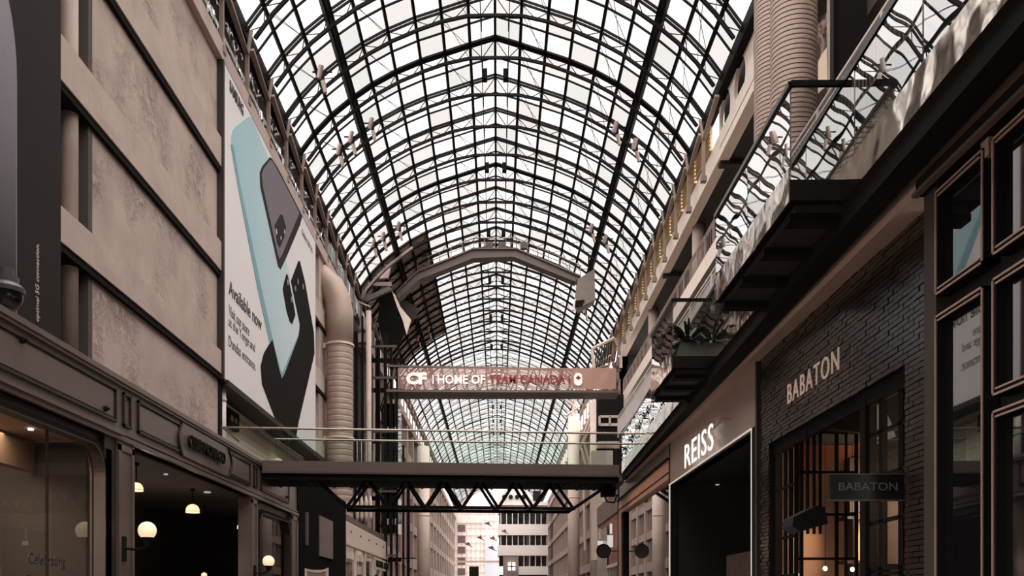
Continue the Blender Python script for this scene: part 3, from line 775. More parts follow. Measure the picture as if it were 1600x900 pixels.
# lamps
def globe(px, py, Y, X=None):
    x, z = onY(px, py, Y)
    t = thing('globe_lamp', 'x', 'lamp', (x, Y, z), 'globe wall lamps of the panelled shop front')
    MB().sphere((x, Y, z), .18, 24, 14, z0=-.75).build('globe', globe_glow, t, smooth=True)
    MB().lathe([(.10, -.19), (.12, -.15), (.12, -.13)], (x, Y, z), 16).lathe([(.05, -.3), (.07, -.24), (.1, -.19)], (x, Y, z), 16).build('holder', black, t)
    MB().path([(x, Y, z-.28), (x-.05, Y, z-.34), (x-.2, Y, z-.38), (XS+.03, Y-.06, z-.36)], .025, 8).build('arm', black, t)
    MB().box(XS, XS+.05, Y-.12, Y+.04, z-.62, z-.12).build('wall_plate', black, t)
    return t
g1 = globe(230, 829, 17.95)
g1['label'] = 'glowing globe lamp on the pilaster left of the open doorway'; del g1['group']
g2 = globe(419.5, 877, 27.6)
g2['label'] = 'smaller glowing globe lamp by the arched window beneath the footbridge'
def dome(px, py, Y, wpx, label):
    x, z = onY(px, py, Y); r = wpx/2*Y/F
    t = thing('dome_pendant', label, 'lamp', (x, Y, z), 'cream dome pendants inside the shop')
    MB().lathe([(r, 0), (r*1.0, r*.22), (r*.98, r*.45), (r*.85, r*.85), (r*.6, r*1.12), (r*.3, r*1.24), (.02, r*1.28)], (x, Y, z-r*.5), 24).build('shade', lamp_glow2, t, smooth=True)
    MB().lathe([(r*1.03, r*.16), (r*1.03, r*.22)], (x, Y, z-r*.5), 24).build('band', bronze_dark, t)
    MB().tube((x, Y, z+r*.78), (x, Y, 3.15), .015, 6).lathe([(.06, 3.08-z), (.06, 3.15-z)], (x, Y, z), 12).build('stem', black, t)
lamp_glow2 = mat('dome_glow', (255, 214, 170), .4, emit=1.0)
dome(213, 762, 20.3, 21, 'cream dome pendant just right of the pilaster, highest of the pendants')
dome(301, 796, 25.0, 21, 'cream dome pendant in the middle of the dark doorway')
dome(377, 823, 29.0, 13, 'small cream dome pendant at the right side of the dark doorway')
dome(319, 898, 29.5, 9, 'lowest small dome pendant deep inside the dark doorway')
for x, y, Y in ((324, 770, 22.5), (259, 742, 21.5)):
    rr_ = .10 if x == 324 else .05
    d = MB().lathe([(rr_, 0), (rr_, .03)], ((x-CX)*3.1/(CY-y), 3.1*F/(CY-y), 3.10), 14).build('recessed_light', mat('dim_glow', (230, 215, 200), .4, emit=.35), None); tag(d, ['small recessed ceiling light at the back of the dark shop ceiling', 'small recessed ceiling light near the front of the dark shop ceiling'][0 if x == 324 else 1], 'lamp')

# ---- black shop front beyond
t = thing('black_shopfront', 'plain black shop front with one poster under the left end of the footbridge', 'shop front', (XS, 38, -EYE))
yb = YS(540)
MB().box(-8.6, XS+.02, ye+.02, yb, -EYE, 4.9).build('facade', mat('matt_black', (34, 32, 31), .9, spec=0), t)
MB().box(XS+.02, XS+.07, YS(497), YS(518), (940-874)*YS(518)/F, (940-805)*YS(497)/F).build('poster', mat('poster_glass', (92, 80, 76), .2), t)
MB().box(XS+.02, XS+.1, YS(477)-.1, YS(477)+.12, (940-852)*YS(478)/F, (940-801)*YS(478)/F).build('light_strip', grey_steel, t)
t = thing('display_stand', 'pale framed display panel standing in front of the black shop front', 'stand', (-6.4, 29, -EYE))
x0, z0 = onY(476, 905, 29); x1, z1 = onY(513, 887, 29)
MB().strip([(x0, -EYE), (x0, z1-.02), (x0+.25, z1-.07), (x1-.2, z1-.07), (x1, z1), (x1, -EYE)], [(x0+.08, -EYE), (x0+.08, z1-.12), (x0+.3, z1-.16), (x1-.25, z1-.16), (x1-.08, z1-.12), (x1-.08, -EYE)], 'y', 29, 29.08).build('frame', cream, t)
MB().box(x0+.08, x1-.08, 29.02, 29.05, -EYE, z1-.14).build('panel', mat('stand_panel', (150, 134, 120), .5), t)

# ---- pale shop with black letters
t = thing('pale_shopfront', 'pale pink shop front with black letters beyond the black one', 'shop front', (XS, 50, -EYE))
y1 = YS(605)
def zz(x, y): return (940-y)*YS(x)/F
MB().box(-9.8, XS, yb, y1, 2.90, 4.0).build('fascia', cream, t)
MB().box(-7.7, XS-.1, yb, y1, -EYE, 2.90).build('window_pane', shop_glass, t)
f = MB()
for q in range(6): yy = yb+(y1-yb)*q/5; f.box(XS-.12, XS+.02, yy-.07, yy+.07, -EYE, 2.9)
f.box(XS-.12, XS+.05, yb, y1, 2.82, 2.95); f.build('window_frame', cream, t)
for q in range(5): yy = yb+1.5+q*3.2; MB().tube((XS, yy, 3.55), (XS+.05, yy, 3.55), .05, 8).build('fixing_stud', black, t)
MB().box(-9.8, -9.5, yb, y1, -EYE, 2.9).build('shop_back_wall', mat('pale_shop_back', (170, 140, 116), .8, var=.5, vscale=1.5), t)
sl = MB()
for q in range(24): yy = yb+.4+q*.66; zq = R.choice((.3, .9, 1.5, 2.1)); sl.box(-9.2, -8.6, yy, yy+.45, zq-.4, zq+R.uniform(0, .4))
sl.build('shelf_goods', mat('goods', (206, 186, 160), .5, var=.5, vscale=3), t)
MB().box(-9, -8, yb+1, y1-1, 2.6, 2.68).build('light_strip', MATS['dim_glow'], t)
MB().box(XS-.02, XS+.01, YS(586), y1-.1, 2.0, 2.7).build('sign_panel', cream, t)
text_geo('MICHAEL KORS', (XS+.02, YS(587), 2.15), (0,1,0), (0,0,1), YS(604)-YS(587)+.6, .42, .04, .02).build('sign_letters', black, t)

# ---- big left duct with elbow
t = thing('elbow_duct', 'fat beige ribbed duct with a bent top beside the phone banner', 'duct', (-8.35, 47.6, 4.45))
DX, DY, r = (531-CX)*47.6/F, 47.6, .70
prof = []; z = 4.45
while z < 13.6: prof += [(r, z-4.45), (r, z-4.45+.17), (r*.975, z-4.45+.2), (r*.975, z-4.45+.27)]; z += .3
MB().lathe(prof, (DX, DY, 4.45), 36).build('ribbed_shaft', duct_m, t)
pts = [(DX, DY, 13.5), (DX, DY, 15.3), (DX-.12, DY, 16.0), (DX-.45, DY, 16.7), (DX-1.0, DY, 17.2), (DX-1.9, DY, 17.4), (DX-2.2, DY, 17.4)]
MB().path(pts, .71, 28).build('elbow', duct_m, t, smooth=True)
for z in (13.55, 8.6, 4.9): MB().lathe([(.76, 0), (.76, .1)], (DX, DY, z), 30).box(DX-1.3, DX, DY-.15, DY+.15, z-.12, z+.16).build('clamp_ring', cream, t)

# ---- lift tower
t = thing('lift_tower', 'dark steel lift tower with pale pipe and cranked roof, left of the vault', 'lift tower', (-7.6, 60, -EYE))
TX0, TX1 = onY(553, 500, 58)[0], onY(625, 500, 62)[0]
for i, (px, w_, Y, z0, z1) in enumerate(((556, 5, 58, 4, 17.5), (566, 3, 58, 4, 18.5), (590, 7, 61, -EYE, 17.8), (602, 5, 60, -EYE, 18), (611, 4, 60, -EYE, 17), (620, 3, 60, -EYE, 16.2), (630, 3, 60, -EYE, 10.5))):
    x = onY(px, 0, Y)[0]; MB().box(x-w_/2*Y/F, x+w_/2*Y/F, Y, Y+.25, z0, z1).build('steel_post', steel, t)
x = onY(576, 0, 58)[0]; MB().tube((x, 58, -EYE), (x, 58, 18.8), .17, 20).build('pale_pipe', concrete, t, smooth=True)
for z in (14.9, 11.3, 7.3, 3.0, 17.0):
    MB().box(TX0, TX1, 59.9, 60.05, z, z+.16).build('cross_rail', steel_mid, t)
    MB().box(TX0, TX1, 62.9, 63.05, z-.2, z+.1).build('cross_rail', steel, t)
for (x0_, za, x1_, zb_) in ((-7.9, 5, -6.6, 9), (-6.6, 9, -7.9, 13), (-7.9, 13, -6.6, 17)): MB().bar((x0_, 60.2, za), (x1_, 60.2, zb_), .07, .07).build('brace', steel, t)
MB().box(-7.9, -6.75, 60.6, 62.6, 4.6, 13.4).build('lift_car_shaft', dark_glass, t)
for q in range(9): MB().box(-7.55+(q%3)*.3, -7.4+(q%3)*.3, 60.5, 60.58, 5.2+(q//3)*3.1, 5.6+(q//3)*3.1).build('pale_lift_panel', mat('pale_panel', (200, 190, 184), .4, emit=.2), t)  # small pale plates with faint emission on the shaft front
for q in range(6): MB().tube((-8.9+q*.12, 59.5, 10.0), (-8.9+q*.12, 59.5, 15.5), .03, 6).build('thin_pipe', steel_mid, t)
# cranked roof of the tower: pale fascias and sloping plates
def plate(pts, thick, name, m, parent, Y=60):   # pts in pixels with a depth each
    a = [(onY(x, y, d)[0], d, onY(x, y, d)[1]) for x, y, d in pts]
    n_ = len(a); b = [(p[0], p[1]+thick, p[2]) for p in a]
    return MB().add(a+b, [tuple(range(n_))[::-1], tuple(range(n_, 2*n_))]+[(i, (i+1) % n_, n_+(i+1) % n_, n_+i) for i in range(n_)]).build(name, m, parent)
plate([(563,467,59),(608,447,59),(613,452,59),(574,471,59)], .3, 'roof_edge', steel_mid, t)
plate([(600,410,60.5),(612,407,60.5),(606,434,60.5),(584,436,60.5)], .3, 'roof_fascia', cream, t)
plate([(574,442,60),(612,440,60),(612,447,60),(578,446,60)], .2, 'roof_fascia', grey_steel, t)
plate([(612,454,61),(618,462,61),(626,480,61),(642,499,61),(635,522,61),(629,500,61),(620,478,61)], .25, 'side_fin', cream, t)
plate([(610,455,62),(632,520,62),(625,535,62),(600,540,62),(590,500,62),(595,460,62)], .3, 'dark_soffit', steel, t)
plate([(620,464,66),(650,478,66),(652,495,66),(640,499,66),(628,480,66)], .3, 'under_panel', steel_mid, t)
MB().bar((onY(556,470,59)[0], 59, onY(556,470,59)[1]), (onY(578,479,59)[0], 59, onY(578,479,59)[1]), .08, .08).build('brace', cream, t)
mb = MB()
arc2 = [(-9.2,60.0,19.9),(-8.8,60,20.9),(-8.2,60,21.6),(-7.4,60,22.4),(-6.5,60,23.1),(-5.7,60,23.7)]
for a, b in zip(arc2[:-1], arc2[1:]): mb.bar(a, b, .25, .16)
mb.build('curved_beam', grey_steel, t)
for q in range(9):
    x = R.uniform(618, 660); y = R.uniform(385, 435)
    MB().box(*[v for p in ((onY(x, y, 63)[0], onY(x, y, 63)[0]+.35), (63, 63.5), (onY(x, y, 63)[1], onY(x, y, 63)[1]+.3)) for v in p]).build('roof_equipment', steel_mid, t)
# ================================================================== BRIDGES
# near glass footbridge, running slightly askew across the hall
t = thing('glass_footbridge', 'steel footbridge with glass railings and triangulated truss crossing the hall', 'footbridge', (-2.4, 28.8, 3.8))
def BP(x, d, z): return (x-d*.08, 28.25+(x+8.74)*.082+d, z)   # x across, d towards the far side
XL, XR = -8.74, 3.95
def bbox(mb, x0, x1, d0, d1, z0, z1):
    return mb.hexa([BP(x0,d0,z0),BP(x1,d0,z0),BP(x1,d1,z0),BP(x0,d1,z0)], [BP(x0,d0,z1),BP(x1,d0,z1),BP(x1,d1,z1),BP(x0,d1,z1)])
bbox(MB(), -7.45, XR, 0, 2.0, 4.15, 4.42).build('deck', grey_steel, t)
bbox(MB(), -7.45, XR, -.06, 0, 4.10, 4.46).build('fascia', mat('bridge_fascia', (120, 104, 98), .4, .4), t)
bbox(MB(), -7.45, XR, -.10, -.04, 4.06, 4.12).build('drip_edge', steel_mid, t)
bbox(MB(), -7.45, XR, .02, 1.9, 3.88, 4.1).build('under_beam', black, t)
bridge_glass = glass_mat('bridge_glass', (.87, .93, .90), ior=1.4)
for d, xl, xr in ((.03, XL, 5.3), (1.95, -7.4, 5.2)):
    x = xl
    while x < xr-.2:
        x1 = min(x+2.1, xr if d > 1 else xr)
        if x < 3.9: bbox(MB(), x+.01, min(x1, 3.95)-.01, d, d+.016, 4.44, 5.46).build('glass_panel', bridge_glass, t)
        x = x1
    MB().tube(BP(xl, d+.01, 5.5), BP(xr, d+.01, 5.5), .035, 10).build('handrail', handrail, t)
MB().tube(BP(-7.4, 1.95, 5.5), BP(-7.0, 6, 5.5), .03, 8).tube(BP(-8.7, .03, 5.5), BP(-8.7, 2.5, 5.5), .03, 8).build('return_rail', handrail, t)
for side, d in enumerate((.35, 1.45)):
    tr = MB(); zt, zb = 3.98, 3.06
    xs_b = [ (x-CX)*29.1/F for x in (545, 608, 665.5, 723, 780, 836, 899)]
    bb = MB(); bb.bar(BP(xs_b[0]-.1, d, zb), BP(xs_b[-1]+.05, d, zb), .10, .10); bb.build('bottom_chord', steel, t)
    MB().bar(BP(xs_b[0]-1.1, d, zt), BP(xs_b[-1]+1.4, d, zt), .1, .12).build('top_chord', steel, t)
    for q in range(len(xs_b)-1):
        m_ = (xs_b[q]+xs_b[q+1])/2
        tr.bar(BP(xs_b[q], d, zb), BP(m_, d, zt), .09, .09); tr.bar(BP(m_, d, zt), BP(xs_b[q+1], d, zb), .09, .09)
    tr.bar(BP(xs_b[0], d, zb), BP(xs_b[0]-1.0, d, zt), .10, .10); tr.bar(BP(xs_b[-1], d, zb), BP(xs_b[-1]+1.35, d, zt), .10, .10)
    tr.build('truss_diagonals', steel, t)
# carved planks: cross members under the deck
xb = -7.2; cm = MB()
while xb < XR: bbox(cm, xb, xb+.08, .1, 1.8, 3.84, 3.90); xb += .59
cm.build('cross_members', steel, t)

# upper banner bridge
YB = 60.0
t = thing('banner_bridge', 'high lattice footbridge carrying the red and white banner across the hall', 'footbridge', (0.4, YB, 14.0))
def bz(y): return (CY-y)*YB/F
def bx(x): return (x-CX)*YB/F
x0, x1 = bx(604), bx(970)
MB().bar((x0, YB, bz(611)), (x1, YB, bz(612)), .25, .16).build('bottom_chord', grey_steel, t)
MB().bar((x0, YB, bz(572)), (x1, YB, bz(579)), .2, .12).build('top_chord', grey_steel, t)
MB().bar((x0, YB+2, bz(604)), (x1, YB+2, bz(606)), .2, .12).bar((x0, YB+2, bz(576)), (x1, YB+2, bz(582)), .12, .1).build('rear_chord', steel_mid, t)
lt = MB(); q = 606
while q < 965:
    lt.bar((bx(q), YB+.05, bz(611)), (bx(q+12), YB+.05, bz(576)), .07, .07); lt.bar((bx(q+12), YB+.05, bz(576)), (bx(q+24), YB+.05, bz(611)), .07, .07); q += 24
lt.build('lattice', grey_steel, t)
MB().box(bx(606), bx(968), YB, YB+2, bz(611)-.1, bz(611)).build('deck', steel_mid, t)
t2 = thing('bridge_banner', 'translucent banner with white and red lettering and a maple leaf crest on the high bridge', 'banner', (bx(760), YB-.15, bz(609)))
bm_ = glass_mat('mesh_banner', (.62, .50, .47), ior=1.05)
bc = bpy.data.materials.new('mesh_banner_cloth'); bc.use_nodes = True; nt = bc.node_tree
trn = nt.nodes.new('ShaderNodeBsdfTransparent'); mx = nt.nodes.new('ShaderNodeMixShader'); ge = nt.nodes.new('ShaderNodeTexCoord'); sp = nt.nodes.new('ShaderNodeSeparateXYZ'); mr_ = nt.nodes.new('ShaderNodeMapRange')
nt.nodes['Principled BSDF'].inputs['Base Color'].default_value = lin((196, 150, 134))
nt.links.new(ge.outputs['Generated'], sp.inputs[0]); nt.links.new(sp.outputs['X'], mr_.inputs['Value'])
mr_.inputs['From Min'].default_value = .75; mr_.inputs['From Max'].default_value = .85; mr_.inputs['To Min'].default_value = .35; mr_.inputs['To Max'].default_value = .8
nt.links.new(mr_.outputs[0], mx.inputs[0]); nt.links.new(trn.outputs[0], mx.inputs[1]); nt.links.new(nt.nodes['Principled BSDF'].outputs[0], mx.inputs[2]); nt.links.new(mx.outputs[0], nt.nodes['Material Output'].inputs['Surface'])
MB().box(bx(622), bx(962), YB-.16, YB-.14, bz(609), bz(576)).build('cloth', bc, t2)
wl_ = mat('banner_letter_white', (250, 240, 232), .5, emit=.25); rd = mat('banner_letter_red', (150, 28, 34), .5)
def lt_(s, xa, xb, m, bold=.02, ya=601, yb=587): text_geo(s, (bx(xa), YB-.2, bz(ya)), (1,0,0), (0,0,1), bx(xb)-bx(xa), bz(yb)-bz(ya), .03, bold).build('lettering', m, t2)
lt_('CF', 635, 667, wl_, .06, 602, 583); lt_('|', 676, 678, wl_); lt_('HOME OF', 684, 758, wl_); lt_('TEAM CANADA', 765, 883, rd); lt_('|', 888, 890, rd)
cx_, cz_ = bx(903), bz(594)
MB().prism([(cx_+.27*math.cos(a)*1.0, cz_+(.17 if math.sin(a) > 0 else -.17)+.25*math.sin(a)) for a in [2*PI*k/20 for k in range(20)]], 'y', YB-.24, YB-.17).build('crest', wl_, t2)
lf = [(0,1),(.18,.62),(.42,.72),(.34,.22),(.62,.45),(.72,.28),(1,.3),(.86,.02),(.98,-.1),(.45,-.5),(.5,-.66),(.05,-.6),(.05,-1)]
lf = lf+[(-x, y) for x, y in lf[::-1][:-1]]
MB().prism([(cx_+.17*x, cz_+.10+.17*y) for x, y in lf], 'y', YB-.27, YB-.23).build('maple_leaf', rd, t2)

# cranked catwalk under the vault
t = thing('cranked_catwalk', 'grey cranked catwalk beam with railing hung under the glass vault', 'catwalk', (0, 62, 21))
YC = 62.0
top = [(619,457),(652,425),(740,389),(807,389),(907,432)]; bot = [(622,466),(654,437),(740,403),(802,401),(899,440)]
MB().strip([onY(*p, YC) for p in top], [onY(*p, YC) for p in bot], 'y', YC, YC+.9).build('beam', mat('catwalk_brown', (92, 78, 71), .5, .1), t)
MB().strip([onY(x, y-1, YC) for x, y in top], [onY(x, y+1.5, YC) for x, y in top], 'y', YC-.15, YC+1.0).build('flange', MATS['catwalk_brown'], t)
rl = MB()
up = [onY(x, y-17, YC) for x, y in top[1:]]
for a, b in zip(up[:-1], up[1:]): rl.tube((a[0], YC, a[1]), (b[0], YC, b[1]), .035, 6)
up2 = [onY(x, y-9, YC) for x, y in top[1:]]
for a, b in zip(up2[:-1], up2[1:]): rl.tube((a[0], YC, a[1]), (b[0], YC, b[1]), .025, 6)
for (xa, ya), (xb, yb) in zip(top[1:-1], top[2:]):
    nn = max(2, int((xb-xa)/16))
    for q in range(nn+1):
        x = xa+(xb-xa)*q/nn; y = ya+(yb-ya)*q/nn; p = onY(x, y, YC); p2 = onY(x, y-17, YC); rl.tube((p[0], YC, p[1]), (p2[0], YC, p2[1]), .03, 6)
rl.build('railing', grey_steel, t)
for px in (748, 798): 
    a = onY(px, 395, YC); MB().tube((a[0], YC+.4, a[1]), (a[0], YC+.4, ZC-.8), .035, 6).build('hanger', steel, t)
for px in (765, 785, 820): 
    a = onY(px, 386, YC); MB().box(a[0]-.3, a[0]+.25, YC+.2, YC+.6, a[1], a[1]+.45).build('machine_box', steel_mid, t)
t = thing('hanging_cabin', 'grey tapered plant cabin hanging at the right end of the catwalk', 'cabin', (6.1, 62.5, 20.5))
plate([(903,436,61.5),(929,420,61.5),(930,468,61.5),(905,481,61.5),(899,470,61.5)], 1.2, 'body', grey_steel, t)
plate([(899,470,61.4),(914,468,61.4),(910,478,61.4),(900,478,61.4)], .3, 'hatch', steel, t)
plate([(897,468,61.3),(900,466,61.3),(897,484,61.3),(894,483,61.3)], .1, 'white_post', cream, t)
MB().tube((6.3, 62.1, 22.5), (6.3, 62.1, 24), .06, 6).build('hanger', steel, t)

# floodlights clamped to the inner chords
def chord_hit(px, py):
    ch = chord_line(); best = None
    for q in range(3000, 18000):
        Y = q/100.0; X, Z = onY(px, py, Y)
        for a, b in zip(ch[:-1], ch[1:]):
            if min(a[0], b[0]) <= X <= max(a[0], b[0]):
                zc = a[1]+(b[1]-a[1])*(X-a[0])/(b[0]-a[0])
                if Z >= zc: return (X, Y, zc)
    return None
fl_m = mat('lamp_housing', (160, 138, 130), .4, .3)
first = None
spots = [(505,112,'floodlight pair on the vault rib nearest the top left corner'), (533,232,'lowest of three floodlights on the left slope of the vault'), (552,213,'middle of three floodlights on the left slope of the vault'), (583,192,'upper right of three floodlights on the left slope of the vault'),
         (586,378,'lowest of three small floodlights above the lift tower'), (601,368,'middle of three small floodlights above the lift tower'), (625,352,'right of three small floodlights above the lift tower'),
         (963,198,'left of two floodlights on the upper right slope of the vault'), (993,224,'right of two floodlights on the upper right slope of the vault'),
         (925,355,'left of two small floodlights on the right slope, above the cabin'), (947,372,'right of two small floodlights on the right slope, above the cabin'),
         (671,513,'right of two tiny floodlights on the far left slope below the catwalk'), (655,527,'left of two tiny floodlights on the far left slope below the catwalk'), (915,483,'tiny floodlight hanging just below the grey cabin')]
for px, py, lab in spots:
    h = chord_hit(px, py)
    if not h: continue
    if first is None:
        first = thing('floodlight', lab, 'lamp', (0, 0, 0), 'floodlights under the glass vault')
        MB().box(-.75, .75, -.05, .05, -.1, 0).build('bracket', steel, first)
        MB().tube((-.25, 0, -.55), (-.05, -.15, .35), .2, 14).build('upper_can', fl_m, first)
        MB().tube((.05, 0, -.75), (.25, 0, -1.65), .19, 14, r2=.14).build('lower_can', fl_m, first)
        MB().box(-.1, .16, -.08, .08, -.8, -.1).build('yoke', steel, first)
        c = first
    else: c = copy_tree(first); c['label'] = lab
    c.location = (h[0], h[1]-.2, h[2]+EYE-.1); c.scale = (.55, .55, .55)
first['label'] = spots[0][2]
# ================================================================== RIGHT SHOP FRONTS
XR_ = 4.3
def YR(x): return F*XR_/(x-CX)
wr2 = wr
MB().hexa([(4.02,5.0,3.93),(4.5,5.0,3.93),(4.5,5.0,4.24),(4.02,5.0,4.24)], [(4.02+.2,30,3.98),(4.7,30,3.98),(4.7,30,4.24),(4.02+.2,30,4.24)]).build('bulkhead', mat('bulkhead_paint', (196, 170, 156), .6, var=.1, vscale=.6), wr)
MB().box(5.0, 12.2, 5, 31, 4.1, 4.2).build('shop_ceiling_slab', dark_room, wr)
for nm, lc, pw in (('right_shop_glow', (6.3, 13.6, 1.5), 170), ('right_shop_glow', (5.4, 9.9, 1.3), 90)):
    la = bpy.data.lights.new(nm, 'POINT'); la.energy = pw; la.color = (1, .76, .56); la.shadow_soft_size = .25
    o = bpy.data.objects.new(nm, la); COL.objects.link(o); o.location = (lc[0], lc[1], lc[2]+EYE)

# ---- black window grid, nearest
t = thing('black_window_front', 'black shop front of tall copper-framed windows at the right edge', 'shop front', (XR_, 7.5, -EYE))
XR0 = XR_; XR_ = 4.10; kz = XR_/XR0
y0, y1 = 5.4, YR(1452)
MB().box(XR_+.12, XR_+.2, y0, y1, -EYE, 4.15).build('backing', mat('front_black', (34, 33, 34), .45), t)
mb = MB()
mb.box(XR_-.02, XR_+.3, YR(1466), YR(1447), -EYE, 4.15); mb.build('end_post', mat('post_brown', (70, 60, 56), .5), t)
MB().box(XR_-.1, XR_+.3, y0, YR(1447), 4.06*kz, 4.22*kz).build('cornice', black, t)
MB().box(XR_-.14, XR_-.08, y0, YR(1447), 4.05*kz, 4.09*kz).build('cornice_edge', bronze, t)
MB().box(XR_-.02, XR_+.2, YR(1548), YR(1536), 3.9*kz, 4.06*kz).build('bracket', copper, t)
def cwin(xa, xb, za, zb, tilt=0):
    za *= kz; zb *= kz
    a, b = YR(xb), YR(xa)
    MB().box(XR_+.04, XR_+.06, a+.05, b-.05, za+.05, zb-.05).build('window_pane', dark_mirror, t)
    f = MB(); w_ = .045
    for (ya, yb_, z0, z1) in ((a,b,za,za+w_),(a,b,zb-w_,zb),(a,a+w_,za,zb),(b-w_,b,za,zb)): f.box(XR_-.03, XR_+.10, ya, yb_, z0, z1)
    fr = f.build('window_frame', black, t)
    g = MB()
    for (ya, yb_, z0, z1) in ((a,b,za,za+.018),(a,b,zb-.018,zb),(a,a+.018,za,zb),(b-.018,b,za,zb),(a+.05,b-.05,za+.045,za+.06),(a+.05,b-.05,zb-.06,zb-.045)): g.box(XR_-.042, XR_-.028, ya, yb_, z0, z1)
    g.build('copper_edge', copper, fr)
dark_mirror = mat('tinted_pane', (26, 26, 27), .02, 0, spec=1.0)
dark_mirror.node_tree.nodes['Principled BSDF'].inputs['IOR'].default_value = 2.3
for xa, xb in ((1467, 1542), (1557, 1655), (1672, 1850)):
    if xa == 1467: rows = ((2.98, 3.99), (-1.6, 2.78))
    else: rows = ((2.98, 3.99), (1.77, 2.78), (-1.6, 1.64))
    for za, zb in rows: cwin(xa, xb, za, zb)

XR_ = XR0
# ---- brick shop front
t = thing('brick_shopfront', 'black glazed brick shop front with pink-white lettering and grid windows', 'shop front', (XR_, 11.8, -EYE))
ya, yb = YR(1446), YR(1187)
oa, ob = YR(1415), YR(1202)      # window opening
oz = 2.50
brick = mat('black_brick', (54, 46, 42), .18, 0, var=.25, vscale=9, spec=.8)
MB().box(XR_+.03, XR_+.2, ya, yb, oz, 4.12).box(XR_+.03, XR_+.2, ya, oa, -EYE, oz).box(XR_+.03, XR_+.2, ob, yb, -EYE, oz).build('wall_core', black, t)
mb = MB(); z = -EYE; row = 0; bh = .050; pitch = .060
rr = random.Random(3)
while z < 4.10:
    y = ya + (-.12 if row % 2 else 0)
    while y < yb:
        L = .24
        c0, c1 = max(y, ya), min(y+L-.012, yb)
        inside = z < oz-.01
        segs = [(c0, c1)]
        if inside: segs = [(c0, min(c1, oa))] if c0 < oa else ([(max(c0, ob), c1)] if c1 > ob else [])
        for s0, s1 in segs:
            if s1-s0 > .02:
                p = rr.choice((0, .002, .005, .010)) if z > 2.2 else rr.choice((0, .006, .012)); mb.box(XR_-.005-p, XR_+.04, s0, s1, z, z+bh)
        y += L
    z += pitch; row += 1
mb.build('brick_courses', brick, t)
MB().box(XR_-.05, XR_+.1, ya, yb, 4.10, 4.14).build('top_trim', bronze, t)
MB().box(XR_-.05, XR_+.2, yb, yb+.10, -EYE, 4.14).build('edge_trim', bronze_dark, t)
# lettering
ybx, zbx = onX(1241, 627, XR_); ynx = YR(1323)
text_geo('BABATON', (XR_-.09, ybx, 2.86), (0,-1,0), (0,0,1), ybx-ynx, .285, .012, .0, 1.2).build('sign_letters', mat('letter_peach', (244, 212, 196), .5, emit=.12), t)
# entrance recess
yf, yn = 13.25, YR(1340)
MB().box(XR_+.05, 5.6, oa, ob, oz-.02, oz+.12).build('lintel_soffit', black, t)
MB().box(XR_+.06, XR_+.14, oa, ob, 2.32, oz).build('head_frame', black, t)
f = MB(); dpt = XR_+.12
def gridX(X, y0_, y1_, z0_, z1_, vs, hs, w_=.035):
    g = MB()
    for y in vs: g.box(X-.03, X+.03, y-w_/2, y+w_/2, z0_, z1_)
    for z in hs: g.box(X-.03, X+.03, y0_, y1_, z-w_/2, z+w_/2)
    return g
# far flush window
g = gridX(XR_+.12, yf, ob, -EYE, 2.4, [yf+.02, yf+.27, yf+.52, yf+.77, ob-.02], [2.33, 1.75, .98, .40, -.2, -1.0]); g.build('window_bars', black, t)
MB().box(XR_+.12, XR_+.13, yf, ob, -EYE, 2.4).build('window_pane', shop_glass, t)
# plane that faces the viewer
x_a, x_b = XR_+.10, (1340-CX)*yf/F
g = MB()
for px, w_ in ((1252, 5), (1262, 3), (1272, 3), (1281.5, 3), (1307, 4), (1322, 2), (1338, 4)):
    x = (px-CX)*yf/F; g.box(x-w_*.5*yf/F, x+w_*.5*yf/F, yf-.03, yf+.03, -EYE if px not in (1262, 1272, 1281.5) else 1.0, 2.52)
for py in (676, 738, 804, 873): z = (CY-py)*yf/F; g.box(x_a, x_b, yf-.03, yf+.03, z-.018, z+.018)
g.build('entrance_bars', black, t)
MB().box(x_a, x_b, yf-.005, yf+.005, -EYE, 2.5).build('entrance_pane', shop_glass, t)
MB().box(5.45, 5.55, yn, yf, -EYE, 2.5).build('entrance_side_wall', dark_room, t)
MB().box(XR_+.2, 5.45, yn-.04, yn+.02, 1.5, 2.5).build('return_panel', black, t)
MB().box(XR_+.2, 5.45, yn-.03, yn, .45, 1.5).build('return_board', mat('board_brown', (96, 78, 66), .7), t)
MB().box(XR_+.35, 5.4, yn-.5, yn-.1, -EYE, .42).build('display_table', mat('table_tan', (206, 168, 138), .6), t)
# near flush window
g = gridX(XR_+.12, oa, yn, -EYE, 2.4, [yn-.06, yn-.12, yn-.40, yn-.46, oa+.36, oa+.30, oa+.02], [2.33, 1.95, 1.45, .93, .38, .32], .04); g.build('window_bars', black, t)
MB().box(XR_+.12, XR_+.13, oa, yn, -EYE, 2.4).build('window_pane', glass_mat('near_pane', (.7, .7, .7), ior=1.9), t)
MB().box(XR_+.05, XR_+.3, yn-.10, yn+.06, -EYE, 2.4).build('entrance_post', black, t)
